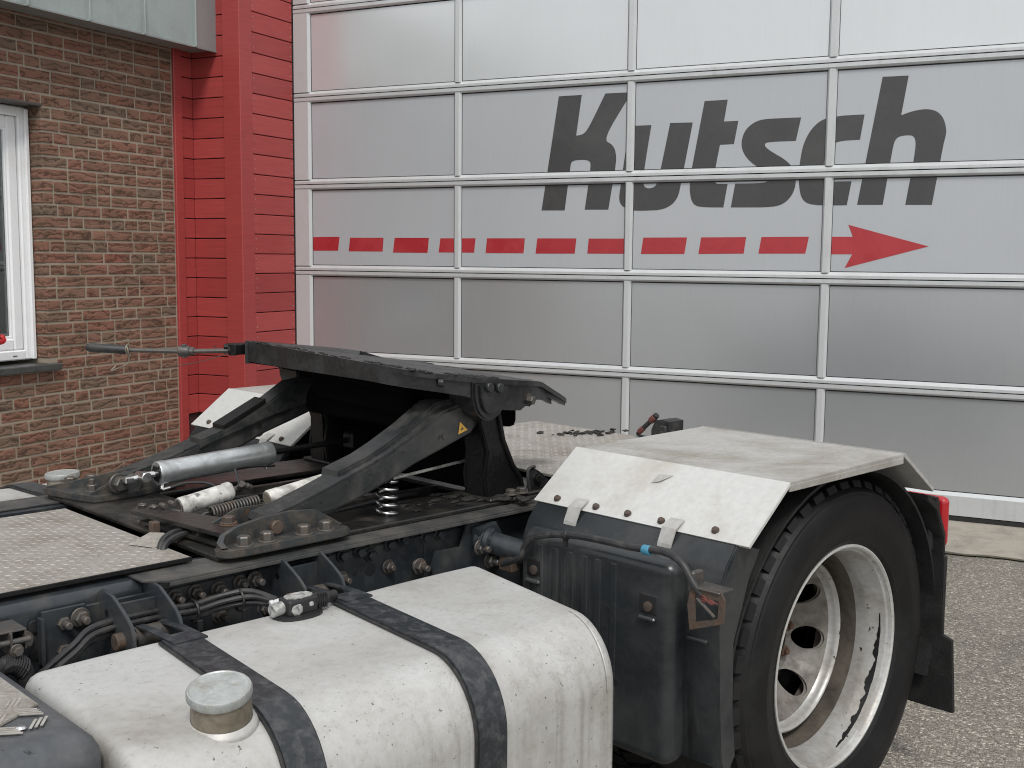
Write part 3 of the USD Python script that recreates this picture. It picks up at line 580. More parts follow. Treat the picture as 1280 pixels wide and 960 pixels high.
meta(tk('black_debris', db, 'debris_black', smooth=False), 'black crumbs lying on the rear deck plate', kind='stuff')
tk('grey_rag', hullpts(at(190, 678, z=.866)+np.array([(-.05, -.02, 0), (.035, -.05, 0), (.05, .03, 0), (-.02, .05, 0), (.0, -.01, .022), (.03, 0, .018), (-.015, .02, .012)])), 'checker_alu', label='small pale lump lying on the edge of the front deck plate')

# ---- fifth wheel mounting plate
base = grp('mounting_plate')
tk('front_plate', box(-1.395, -1.16, -.47, .452, .851, .863, .003), 'deck_grime', base)
for s_ in (-1, 1):
    a, b = (.262, .452) if s_ > 0 else (-.47, -.27)
    tk('side_plate', box(-1.16, -.20, a, b, .851, .863, .003), 'deck_grime', base)
tk('rear_plate', box(-.50, -.22, -.27, .262, .850, .861, .003), 'deck_grime', base)
fl_ = prism([(-1.585, .395), (-1.585, .475), (-1.545, .512), (-.25, .512), (-.25, .395)], .8465, .8505, 'z', .001)
tk('side_flange', [fl_, box(-1.54, -.25, .505, .513, .838, .8465, .001)], 'rail_top_paint', base)
tk('side_flange', mirror(trimesh.util.concatenate([fl_, box(-1.54, -.25, .505, .513, .838, .8465, .001)])), 'rail_top_paint', base)
tk('rib', box(-1.1, -.45, .14, .16, .80, .86, .002), 'deck_grime', base); tk('rib', box(-1.1, -.45, -.20, -.18, .80, .86, .002), 'deck_grime', base)

# ---- front shoes that carry the arms
def shoe(s_):
    fx_ = (lambda t: t) if s_ > 0 else mirror
    g = grp('arm_shoe')
    if s_ > 0: q = [(-1.375, .415, 1), (-1.405, .455, 1), (-1.390, .495, 1), (-1.30, .496), (-1.10, .494), (-1.050, .488, 1), (-1.045, .440, 1), (-1.09, .412)]
    else: q = [(-1.412, .452, 1), (-1.400, .490, 1), (-1.30, .494), (-1.10, .494, 1), (-1.05, .40, 1), (-1.10, .300), (-1.22, .262), (-1.345, .250, 1), (-1.365, .270, 1)]
    tk('foot_plate', fx_(prism(chaikin(q, 3), .8635, .8805, 'z', .003)), 'bracket_paint', g)
    W_ = np.linspace(0, 1, 12)
    # curved wall standing on the foot: low at both ends, highest over the pin
    if s_ > 0: line = [(-1.392, .468), (-1.388, .44), (-1.370, .424), (-1.33, .415), (-1.26, .411), (-1.18, .411), (-1.11, .413), (-1.07, .420), (-1.050, .445)]; hh = [.004, .012, .024, .036, .046, .050, .044, .020, .004]
    else: line = [(-1.400, .465), (-1.37, .43), (-1.30, .385), (-1.24, .355), (-1.18, .340), (-1.12, .335), (-1.07, .345)]; hh = [.004, .014, .030, .045, .050, .040, .010]
    L_ = np.array(line); V, Fc = [], []; tg = np.gradient(L_, axis=0); nm = np.c_[-tg[:, 1], tg[:, 0]]; nm /= np.linalg.norm(nm, axis=1)[:, None]
    for (u, v), m_, h_ in zip(L_, nm, hh):
        for o in (0, .014): V += [(u+m_[0]*o, v+m_[1]*o, .868), (u+m_[0]*o, v+m_[1]*o, .880+h_)]
    for k in range(len(L_)-1):
        a, b = 4*k, 4*k+4; Fc += [(a, a+1, b+1), (a, b+1, b), (a+2, b+3, a+3), (a+2, b+2, b+3), (a+1, a+3, b+3), (a+1, b+3, b+1)]
    wl = trimesh.Trimesh(V, Fc, process=False); wl.fix_normals()
    tk('side_wall', fx_(wl), 'bracket_paint', g)
    tk('side_wall', fx_(prism([(-1.36, .868), (-1.35, .885), (-1.25, .925), (-1.16, .925), (-1.08, .885), (-1.07, .868)], .285, .298, 'v', .003)), 'bracket_paint', g)
    if s_ > 0: tk('pivot_pin', cyl((-1.226, .405, .900), (-1.226, .436, .900), .0165, 16), 'copper_rust', g)
    for u in (-1.332, -1.272, -1.172, -1.110): tk('bolt', fx_(hexbolt((u, .462, .8805), (0, 0, 1), .0145, .019, True)), 'bolt_steel', g)
    if s_ < 0:
        tk('bolt', hexbolt((-1.325, -.338, .8805), (0, 0, 1), .0130, .016, True, .016), 'bolt_steel', g)
        tk('pivot_boss', cyl((-1.235, -.33, .900), (-1.235, -.272, .900), .027, 18), 'bracket_paint', g)
    return g
shoe(1); shoe(-1)

# ---- lifting arms
AV0, AV1 = .310, .405
arm_uz = [(-1.228, .894), (-1.236, .905), (-1.226, .920), (-1.15, .938), (-1.06, .966), (-1.00, .986), (-.92, 1.012), (-.86, 1.036), (-.78, 1.074), (-.69, 1.122), (-.63, 1.136), (-.545, 1.130), (-.520, 1.105), (-.530, 1.070), (-.575, 1.036), (-.68, 1.010), (-.775, .978), (-.86, .944), (-.93, .918), (-1.02, .893), (-1.10, .882), (-1.18, .882)]
_low = uz([(600, 528), (590, 541), (555, 561), (520, 580), (487, 602), (455, 621), (420, 638), (385, 650), (352, 658)], .405)
arm_uz = arm_uz[:13]+_low+[(-1.20, .884)]
for s_ in (1, -1):
    fx_ = (lambda t: t) if s_ > 0 else mirror
    a_ = tk('lift_arm', fx_(prism(arm_uz, AV0, AV1, 'v', .007)), 'arm_paint')
    cap = [(-1.012, .970), (-1.008, .996), (-.92, 1.022), (-.86, 1.048), (-.78, 1.088), (-.69, 1.142), (-.62, 1.150), (-.54, 1.140), (-.54, 1.09), (-.78, 1.04), (-.86, 1.015)]
    tk('top_plate', fx_(prism(cap, AV0-.012, AV1-.030, 'v', .005)), 'arm_paint', a_)
    if s_ < 0: tk('step_pad', mirror(prism([(-.935, 1.016), (-.79, 1.084), (-.79, 1.098), (-.935, 1.030)], AV0-.008, AV1-.035, 'v', .002)), 'grease_black', a_)
    if s_ > 0:
        tri = [tuple(at(x, y, v=AV1+.0005)[[0, 2]]) for x, y in [(574, 525), (586, 537.5), (571.5, 545)]]
        st_ = tk('warning_sticker', prism(tri, AV1, AV1+.0010, 'v'), 'plain_black', a_, smooth=False)
        T3 = np.array(tri); cen = T3.mean(0)
        tk('yellow_field', prism([tuple(cen+(p-cen)*.80) for p in T3], AV1+.0011, AV1+.0017, 'v'), 'sticker_yellow', st_, smooth=False)
        tk('black_symbol', [prism([tuple(cen+np.array(q)*.006) for q in [(-.9, -.6), (.9, -.2), (.9, .2), (-.9, -.1)]], AV1+.0018, AV1+.0022, 'v'), prism([tuple(cen+np.array(q)*.006) for q in [(-.2, -.2), (.2, -.2), (.3, .9), (-.3, .9)]], AV1+.0018, AV1+.0022, 'v')], 'plain_black', st_, smooth=False)
tk('cross_tube', [cyl((-.60, -.33, 1.085), (-.60, .33, 1.085), .048, 18)], 'under_shade')

# ---- rear stands
for s_ in (1, -1):
    fx_ = (lambda t: t) if s_ > 0 else mirror
    g = grp('rear_stand')
    leg = [(-.580, 1.10), (-.512, 1.115), (-.495, 1.03), (-.458, .96), (-.425, .92), (-.410, .868), (-.545, .868), (-.555, .93), (-.545, 1.0)]
    tk('leg', fx_(prism(leg, .33, .345, 'v', .003)), 'grease_black', g)
    tk('leg', fx_(prism(leg, .41, .425, 'v', .003)), 'grease_black', g)
    tk('rear_flange', fx_(prism([(-.508, 1.112), (-.488, 1.03), (-.452, .958), (-.420, .918), (-.406, .868), (-.416, .868), (-.432, .914), (-.464, .954), (-.500, 1.028), (-.520, 1.108)], .325, .435, 'v', .002)), 'grease_black', g)
    tk('web', fx_(prism([(-.56, 1.09), (-.54, 1.09), (-.53, .98), (-.54, .87), (-.55, .87)], .345, .41, 'v')), 'grease_black', g)
    tk('foot', fx_(box(-.56, -.30, .30, .452, .8635, .873, .003)), 'deck_grime', g)
    tk('gusset', fx_(prism([(-.392, .872), (-.402, .93), (-.38, .938), (-.355, .925), (-.285, .874)], .428, .436, 'v', .002)), 'wheel_plate_paint', g)
    tk('gusset_rim', fx_(tube([(-.396, .438, .874), (-.404, .438, .925), (-.392, .438, .940), (-.375, .438, .940)], .0045, 8)), 'arm_paint', g)
    for u, v in ((-.47, .442), (-.43, .444)): tk('bolt', fx_(hexbolt((u, v-.004, .873), (0, 0, 1), .0135, .012)), 'bolt_steel', g)
    tk('bolt', fx_(hexbolt((-.365, .436, .905), (0, 1, 0), .011, .008)), 'grease_black', g)
tk('stand_cross_plate', [box(-.49, -.475, -.33, .33, .87, 1.12, .003), box(-.475, -.44, -.33, .33, 1.00, 1.012, .002)], 'under_shade')  # added black plate, keeps the space between the stands dark
cw = []
for k in range(40):
    c = at(rng.uniform(585, 665), rng.uniform(606, 625), z=.868); t = trimesh.creation.icosphere(1, rng.uniform(.006, .016)); t.vertices *= rng.uniform(.6, 1.4, (len(t.vertices), 1)); t.apply_scale((1.5, 1, .5)); t.apply_translation(c); cw.append(t)
for k in range(26):
    c = np.array([rng.uniform(-.80, -.5), rng.uniform(.27, .42), .866]); t = trimesh.creation.icosphere(1, rng.uniform(.004, .010)); t.vertices *= rng.uniform(.6, 1.4, (len(t.vertices), 1)); t.apply_scale((2.2, 1, .4)); t.apply_translation(c); cw.append(t)
meta(tk('greasy_dirt', cw, 'debris_black', smooth=60), kind='stuff')

# ---- coupling plate (fifth wheel)
def pz(u, v): return 1.236-.12*(u+.78)-.038*v-.25*np.maximum(0, np.asarray(u)+.34)
def tilt(t, z0=0.0):
    t = t.copy(); v = np.array(t.vertices); v[:, 2] += pz(v[:, 0], v[:, 1])-z0; t.vertices = v; return t
outline = [(-.79, -.40), (-.77, -.45), (-.50, -.465), (-.40, -.45), (-.150, -.338), (-.118, -.318), (-.122, -.275), (-.16, -.235), (-.33, -.06), (-.40, -.045), (-.40, .045), (-.33, .06), (-.16, .235), (-.122, .275), (-.118, .318), (-.150, .338), (-.40, .45), (-.50, .465), (-.66, .465), (-.745, .43), (-.79, .36)]
PO = sg.Polygon(outline)
plate = tk('coupling_plate', tilt(trimesh.creation.extrude_polygon(sg.Polygon(PO.exterior.segmentize(.04)) if hasattr(PO.exterior, 'segmentize') else PO, .014, engine='earcut')), 'wheel_plate_paint', smooth=20)
sk = []
def skirt(pts, h0, h1, th=.014):
    """wall of changing height hanging under the plate along an open line"""
    n = len(pts); pts = np.array(pts, float); V, Fc = [], []
    tg = np.gradient(pts, axis=0); nm = np.c_[-tg[:, 1], tg[:, 0]]; nm /= np.linalg.norm(nm, axis=1)[:, None]
    hs = h0 if len(h0) == n else np.interp(np.linspace(0, 1, n), np.linspace(0, 1, len(h0)), h0)
    for (u, v), m_, h in zip(pts, nm, hs):
        for o in (0, th): q = (u+m_[0]*o, v+m_[1]*o); V += [(q[0], q[1], pz(*q)+.0145), (q[0], q[1], pz(*q)-h)]
    for i in range(n-1):
        a, b = 4*i, 4*i+4
        Fc += [(a, a+1, b+1), (a, b+1, b), (a+2, b+3, a+3), (a+2, b+2, b+3), (a+1, a+3, b+3), (a+1, b+3, b+1), (a, b, b+2), (a, b+2, a+2)]
    Fc += [(0, 3, 1), (0, 2, 3), (4*n-4, 4*n-3, 4*n-1), (4*n-4, 4*n-1, 4*n-2)]
    t = trimesh.Trimesh(V, Fc, process=False); t.fix_normals(); return t
front = [(-.791, -.40+.07*k) for k in range(0, 11)]+[(-.775, .36), (-.735, .425), (-.66, .456), (-.60, .46), (-.52, .46), (-.45, .452), (-.38, .432), (-.30, .395), (-.22, .352)]
fh = [.048, .047, .046, .045, .043, .041, .039, .037, .035, .034, .034, .034, .034, .038, .050, .070, .070, .040, .032, .028]
tk('front_skirt', skirt(front[::-1], fh[::-1], 0), 'wheel_plate_paint', plate)
tk('side_skirt', skirt([(-.22, -.365), (-.30, -.41), (-.38, -.435), (-.45, -.457), (-.52, -.46), (-.66, -.456), (-.76, -.44), (-.785, -.40)], [.035, .045, .055, .085, .085, .062, .055, .055], 0), 'wheel_plate_paint', plate)
for s_ in (1, -1):
    tip = [(-.36, .405*s_), (-.25, .375*s_), (-.150, .336*s_), (-.120, .314*s_)]
    tk('horn_wall', skirt(tip if s_ < 0 else tip[::-1], [.008, .010, .016, .022] if s_ > 0 else [.022, .016, .010, .008], 0, .02), 'wheel_plate_paint', plate)
tk('locking_body', [tilt(rbox(-.68, -.24, -.24, .24, -.13, .0, .03, 10)), tilt(rbox(-.62, -.40, -.34, .34, -.10, .0, .02, 10)), tilt(box(-.74, -.66, -.30, .30, -.055, 0, .004)), tilt(box(-.66, -.30, .20, .36, -.06, 0, .01)), tilt(box(-.66, -.30, -.36, -.20, -.06, 0, .01)),
                    tilt(prism([(-.785, -.39), (-.70, -.39), (-.70, .36), (-.775, .36)], -.030, 0, 'z'))], 'under_shade', plate)  # locking body enlarged to block light; its colour paints the shade below
lump2 = []
for k in range(110):
    t_ = rng.random(); v = -.42+.84*t_; u = -.785+rng.uniform(-.004, .05)
    if rng.random() < .35: u, v = rng.uniform(-.70, -.52), .445+rng.uniform(-.03, .004)
    s = rng.uniform(.003, .007); t = trimesh.creation.icosphere(2, s); t.vertices *= (.7+.6*meshkit.noise(np.array(t.vertices)*300+k, 1))[:, None]; t.apply_scale((1.2, 2.2, .6)); t.apply_translation((u, v, float(pz(u, v))+.0145)); lump2.append(t)
meta(tk('grease_on_plate', lump2, 'grease_black', plate, smooth=60), kind='stuff')
# bearing bracket near side
bz = 1.160; bu = -.582
for s_ in (1, -1):
    fx_ = (lambda t: t) if s_ > 0 else mirror
    br = chaikin([(-.640, 1.204), (-.505, 1.188), (-.510, 1.15, 1), (-.535, 1.108, 1), (-.580, 1.088, 1), (-.622, 1.110, 1), (-.640, 1.155, 1)], 2)
    q = tk('bearing_bracket', fx_(prism(br, .36, .468, 'v', .006)), 'wheel_plate_paint', plate)
    br2 = chaikin([(-.622, 1.192), (-.535, 1.182), (-.537, 1.145, 1), (-.556, 1.118, 1), (-.580, 1.110, 1), (-.606, 1.122, 1), (-.620, 1.155, 1)], 2)
    tk('cover_plate', fx_(prism(br2, .468, .476, 'v', .002)), 'wheel_plate_paint', q)
    for du, dz in ((-.012, .026), (.026, .022)): tk('bolt', fx_(cyl((bu+du, .476, bz+dz), (bu+du, .487, bz+dz), .0125, 14)), 'arm_paint', q)
    tk('pin_hole', fx_(lathe([(0, .0006), (.0085, .0006), (.010, .0)], (bu+.004, .476, bz-.010), (0, 1, 0), 14)), 'plain_black', q)
    tk('bolt', fx_(cyl((-.735, .436, 1.205), (-.725, .447, 1.205), .011, 12)), 'wheel_plate_paint', plate)
    tk('horn_bolt', fx_(hexbolt((-.405, .436, 1.135), (.2, 1, -.1), .012, .018)), 'bolt_steel', plate)
# release handle
hp = [at(300, 438, v=-.44), at(230, 439, v=-.555), at(160, 437.5, v=-.665), at(108, 434, v=-.74)]
hn = grp('release_handle')
d0 = hp[1]-hp[0]
tk('lever_block', [box(*(hp[0][0]+np.array([-.03, .03])), *(hp[0][1]+np.array([-.035, .02])), *(hp[0][2]+np.array([-.012, .022])), .004), cyl(hp[0]+d0*.05, hp[0]+d0*.20, .016, 12), cyl(hp[0]+d0*.10+(0, 0, .01), hp[0]+d0*.28+(0, 0, .012), .009, 10)], 'grease_black', hn)
tk('rod', tube([hp[0], hp[1], hp[2]], .0075, 10), 'steel_dark', hn)
tk('collar', [cyl(hp[1]-d0*.10, hp[1]+d0*.10, .017, 12), cyl(hp[1]+(0, 0, -.02), hp[1]+(0, 0, .022), .009, 10), cyl(hp[1]-d0*.18, hp[1]-d0*.05, .013, 10)], 'steel_dark', hn)
d2 = hp[3]-hp[2]; d2n = d2/np.linalg.norm(d2)
tk('grip', lathe([(0, 0), (.012, 0), (.0145, .01), (.0135, np.linalg.norm(d2)*.5), (.0145, np.linalg.norm(d2)*.9), (.010, np.linalg.norm(d2)), (0, np.linalg.norm(d2)*1.01)], hp[2], d2, 16), 'hose', hn)
ku = np.array([0, 0, 1.])
tk('wire_tie', [tube([hp[2]+d2n*(.004*math.sin(a*1.3))+.0165*(math.cos(a)*ku+math.sin(a)*np.cross(d2n, ku)) for a in np.linspace(0, 4*math.pi, 30)], .0022, 6, 2), tube([hp[2]+(0, 0, -.016), hp[2]+(.0, .0, -.04), at(146, 461, v=-.67), at(139, 463, v=-.67), at(145, 457, v=-.67)], .0022, 6),
                tube([hp[2]+(0, 0, .016), hp[2]+d2n*-.004+(0, 0, .032), hp[2]+d2n*.014+(0, 0, .026)], .002, 6)], 'neck_alu', hn)
tk('thin_wire', tube([at(288, 441, v=-.45), at(262, 449, v=-.5), at(235, 455, v=-.55), at(200, 457, v=-.6), at(168, 453, v=-.64)], .0014, 6), 'rusty_steel', hn)
tk('thin_wire', tube([at(267, 432, v=-.5), at(275, 439, v=-.49), at(284, 443, v=-.47)], .0016, 6), 'plain_black', hn)

# ---- cylinders, springs and bar between the arms
c0, c1 = at(196, 592, v=-.2), at(338, 566, v=-.2); dc = (c1-c0)/np.linalg.norm(c1-c0); L = np.linalg.norm(c1-c0)
ac = tk('air_cylinder', lathe([(0, 0), (.0325, 0), (.034, .003), (.034, L*.06), (.0328, L*.07), (.0328, L*.90), (.0348, L*.91), (.0348, L*.985), (.0325, L), (0, L)], c0, dc, 36), 'zinc')
tk('end_cap', lathe([(0, -.004), (.020, -.004), (.020, 0), (.026, 0), (.026, .002), (0, .002)], c0, dc, 24), 'grease_black', ac)
fk = at(160, 600, v=-.215)
tk('fork_fitting', [cyl(c0-dc*.05, c0, .0095, 14), cyl(c0-dc*.042+(0, .0, 0), c0-dc*.042+np.array([0, .028, 0]), .0145, 14), cyl(c0-dc*.042-(0, .026, 0), c0-dc*.042, .012, 6), cyl(fk, c0-dc*.042, .007, 10), box(*(fk[0]+np.array([-.012, .022])), *(fk[1]+np.array([-.012, .012])), *(fk[2]+np.array([-.009, .009])), .003)], 'bright_steel', ac)
tk('anchor_bolt', [hexbolt(at(147, 604, v=-.255), (0.15, 1, 0), .0185, .022), cyl(at(147, 604, v=-.33), at(147, 604, v=-.25), .021, 16)], 'steel_dark', ac)
tk('hose_fitting', [cyl(c0+dc*.012+(0, .01, -.028), c0+dc*.006+(0, .016, -.043), .0055, 10), cyl(c0+dc*.006+(0, .016, -.043), c0+dc*.028+(0, .02, -.040), .0048, 10)], 'bright_steel', ac)
tk('hose_fitting', cyl(c1-dc*.02+(0, .01, -.028), c1-dc*.022+(0, .012, -.042), .005, 8), 'bright_steel', ac)
tk('air_hose', tube([c0+dc*.028+(0, .02, -.040), c0+dc*.07+(0, .03, -.034), c0+dc*.12+(0, .05, -.040), c0+dc*.15+(0, .07, -.062), c0+dc*.16+(0, .08, -.11)], .0042, 8), 'hose', ac)
tk('piston_rod', cyl(c1, at(445, 548, v=-.2), .009, 12), 'grease_black', ac)
tk('rod_clevis', [box(*(at(440, 548, v=-.2)[0]+np.array([-.02, .05])), -.225, -.175, *(at(440, 548, v=-.2)[2]+np.array([-.03, .022])), .006)], 'grease_black', ac)
# peeling white cylinder
q0, q1 = at(224, 634, v=.05), at(289, 613, v=.05); dq = (q1-q0)/np.linalg.norm(q1-q0); L = np.linalg.norm(q1-q0)
lc = tk('lock_cylinder', lathe([(0, 0), (.023, 0), (.0245, .004), (.0245, L*.16), (.0235, L*.17), (.0235, L*.86), (.0248, L*.87), (.0248, L*.97), (.021, L), (0, L)], q0, dq, 28), 'peeling_white')
tk('end_cap', lathe([(0, -.003), (.019, -.003), (.021, 0), (.021, .002), (0, .002)], q0, dq, 24), 'steel_dark', lc)
tk('elbow_fitting', [cyl(q1, q1+dq*.035, .008, 10), cyl(q1+dq*.02, q1+dq*.02+(0, .02, .012), .007, 8), cyl(q1+dq*.03-(0, .01, .012), q1+dq*.03+(0, .006, .012), .011, 10), cyl(q1+dq*.045, q1+dq*.06+(0, 0, -.01), .009, 10)], 'steel_dark', lc)
tk('clevis', [box(*(q0[0]+np.array([-.05, 0])), *(q0[1]+np.array([-.012, .012])), *(q0[2]+np.array([-.018, -.006])), .003)], 'zinc', lc)
tk('air_hose', tube([q1+dq*.02+(0, .01, .012), q1+dq*.03+(0, -.02, .03), q1+dq*.06+(0, -.06, .035), at(343, 582, v=-.19)], .0032, 8), 'hose', lc)
# tension spring
s0, s1 = at(264, 642, v=.135), at(324, 627, v=.135)
ts = tk('tension_spring', helix(s0, s1, .0165, .0034, 16), 'steel_dark', smooth=60)
ds = (s1-s0)/np.linalg.norm(s1-s0)
tk('hook', [tube([s0+ds*.004, s0-ds*.012+(0, 0, .004), s0-ds*.03, s0-ds*.04+(0, 0, -.006)], .0034, 8), tube([s1, s1+ds*.012, s1+ds*.025], .0034, 8)], 'steel_dark', ts)
tk('core_bolt', cyl(s0-ds*.02, s1+ds*.01, .006, 10), 'grease_black', ts)
tk('rusty_shackle', [box(*(at(312, 645, v=.155)[0]+np.array([-.05, .03])), .15, .162, *(at(312, 645, v=.155)[2]+np.array([-.008, .012])), .003), cyl(at(328, 638, v=.155)+(0, -.01, 0), at(328, 638, v=.155)+(0, .012, 0), .014, 12), cyl(at(318, 640, v=.16), at(336, 630, v=.16), .008, 10)], 'rusty_steel', ts)
# pale reservoir
r0, r1 = at(334, 624, v=.215), at(424, 596, v=.215); dr = (r1-r0)/np.linalg.norm(r1-r0); L = np.linalg.norm(r1-r0)
rs = tk('lift_cylinder', lathe([(0, 0), (.0205, 0), (.0225, .004), (.0225, L*.14), (.0215, L*.15), (.0215, L), (0, L)], r0, dr, 28), 'peeling_white')
tk('end_cap', lathe([(0, -.002), (.017, -.002), (.0195, 0), (.0195, .001), (0, .001)], r0, dr, 24), 'neck_alu', rs)
rod0, rod1 = at(492, 598, v=.30), at(592, 573, v=.30)
tk('white_rod', cyl(rod0, rod1, .0042, 12), 'peeling_white', rs)
tk('rod_end', [cyl(rod1-(0, .02, 0), rod1+(0, .02, 0), .018, 12)], 'grease_black', rs)
# lock bar across the front
def quad(px, z): return [tuple(at(x, y, z=z)[:2]) for x, y in px]
lb = tk('lock_bar', prism(quad([(163, 638), (279, 668), (302, 663), (288, 648), (172, 631)], .899), .889, .899, 'z', .0015), 'deck_grime')
tk('under_bar', prism(quad([(174, 650), (290, 684), (318, 678), (300, 664), (190, 645)], .878), .868, .876, 'z', .001), 'deck_grime', lb)
bb = at(286, 656, z=.899)
tk('washer_plate', cyl(bb-(0, 0, .001), bb+(0, 0, .004), .022, 20), 'rust', lb)
tk('bolt', hexbolt(bb+(0, 0, .004), (0, 0, 1), .0135, .014), 'rusty_steel', lb)
for x, y in [(178, 632), (192, 634)]: tk('chain_link', [tube([at(x, y, z=.902)+np.array([.008*math.cos(a), .011*math.sin(a), .002]) for a in np.linspace(0, 2*math.pi, 14)], .0028, 6, 2)], 'steel_dark', lb)
for x, y in [(204, 636), (215, 633)]: tk('clevis_pin', [cyl(at(x, y, z=.898)-(0, .012, 0)+(0, 0, .008), at(x, y, z=.898)+(0, .012, 0)+(0, 0, .008), .007, 10)], 'bolt_steel', lb)
tk('rusty_stop', box(*(at(194, 668, z=.864)[0]+np.array([-.012, .008])), *(at(194, 668, z=.864)[1]+np.array([-.010, .012])), .862, .896, .002), 'copper_rust')
hz = at(210, 672, z=.875)
tk('brake_hose', tube([hz+(.06, -.03, .0), hz+(.01, .0, .008), hz+(-.03, .03, 0), hz+(-.05, .05, -.03)], .0085, 8), 'hose')
tk('brake_hose', tube([hz+(.06, -.01, .0), hz+(.01, .02, .004), hz+(-.03, .045, -.004), hz+(-.05, .06, -.03)], .0075, 8), 'hose')
# upright coil spring
cs0 = at(484, 643, v=.32); 
cs0 = at(484, 645, v=.375); cs1 = at(484, 600, v=.375)
tk('coil_spring', helix((cs0[0], .375, cs0[2]), (cs0[0], .375, cs1[2]), .0262, .0040, 4.6, 18), 'bright_steel', smooth=60)
tk('spring_seat', cyl((cs0[0], .375, cs1[2]-.004), (cs0[0], .375, cs1[2]+.02), .016, 14), 'grease_black')

# ---- fuel tanks
def rr_profile(v0, v1, z0, z1, rs, n=10):
    """rounded rectangle in (v, z): radii for lower inner, lower outer, upper outer, upper inner"""
    P = []
    for (cv, cz, r, a0) in ((v0, z0, rs[0], math.pi), (v1, z0, rs[1], 1.5*math.pi), (v1, z1, rs[2], 0), (v0, z1, rs[3], .5*math.pi)):
        ccv = cv+r if cv == v0 else cv-r; ccz = cz+r if cz == z0 else cz-r
        for a in np.linspace(a0, a0+math.pi/2, n): P.append((ccv+r*math.cos(a), ccz+r*math.sin(a)))
    return P
TU0, TU1, TV0, TV1, TZ0, TZ1 = -1.890, -.762, .598, 1.188, .17, .772
TR = (.06, .12, .135, .055)
def tank_body():
    rings = []
    k = 0
    us = [TU0, TU0+.002, TU0+.006, TU0+.014, TU0+.024, TU0+.034]; ins = [.034, .022, .013, .005, .001, 0]
    seq = list(zip(us, ins))+[(u, 0) for u in np.linspace(TU0+.07, TU1-.07, 24)]+[(TU1-(u-TU0), i) for u, i in list(zip(us, ins))[::-1]]
    for u, i in seq:
        P = np.array(rr_profile(TV0+i, TV1-i, TZ0+i, TZ1-i, [max(.01, r-i) for r in TR], 12))
        rings.append(np.c_[np.full(len(P), u), P])
    n = len(rings[0]); V = np.vstack(rings); 
    V[:, 0] -= np.interp(V[:, 0], [TU0, TU1], [.06, .20])*(V[:, 1]-.60)
    # slight dents
    d = (meshkit.fbm(V*3.1, 3, 5)-.5); c = np.array([0, (TV0+TV1)/2, (TZ0+TZ1)/2]); w = V-c; w[:, 0] = 0; w /= np.linalg.norm(w, axis=1)[:, None]
    V = V+w*d[:, None]*.010
    Fc = []
    for i in range(len(rings)-1):
        for k in range(n): a, b = i*n+k, i*n+(k+1) % n; Fc += [(a, b, b+n), (a, b+n, a+n)]
    m = len(V); V = np.vstack([V, [TU0-.020, c[1], c[2]], [TU1-.053, c[1], c[2]]])
    for k in range(n): Fc += [(m, (k+1) % n, k), (m+1, (len(rings)-1)*n+k, (len(rings)-1)*n+(k+1) % n)]
    t = trimesh.Trimesh(V, Fc, process=False); t.fix_normals(); return t
TB = tank_body()
def strap_mesh(u0, u1, off, th, v_from=None, ang_to=None, z_to=.2):
    """band along the tank outline from the inner top edge over the top and down the outer face"""
    P = []
    
    vs = .62 if v_from is None else v_from
    for v in np.linspace(vs, TV1-TR[2], 8): P.append((v, TZ1))
    for a in np.linspace(math.pi/2, 0, 12)[1:]: P.append((TV1-TR[2]+TR[2]*math.cos(a), TZ1-TR[2]+TR[2]*math.sin(a)))
    for z in np.linspace(TZ1-TR[2]-.05, z_to, 6): P.append((TV1, z))
    P = np.array(P); tg = np.gradient(P, axis=0); nm = np.c_[-tg[:, 1], tg[:, 0]]; nm /= np.linalg.norm(nm, axis=1)[:, None]
    V, Fc = [], []
    for p, m_ in zip(P, nm):
        for u in (u0, u1):
            for o in (off, off+th): V.append((u-.10*(p[0]-.62), p[0]+m_[0]*o, p[1]+m_[1]*o))
    for i in range(len(P)-1):
        a, b = 4*i, 4*i+4
        Fc += [(a, a+2, b+2), (a, b+2, b), (a+1, b+1, b+3), (a+1, b+3, a+3), (a, b, b+1), (a, b+1, a+1), (a+2, a+3, b+3), (a+2, b+3, b+2)]
    Fc += [(0, 1, 3), (0, 3, 2), (4*len(P)-4, 4*len(P)-1, 4*len(P)-3), (4*len(P)-4, 4*len(P)-2, 4*len(P)-1)]
    t = trimesh.Trimesh(V, Fc, process=False); t.fix_normals(); return t
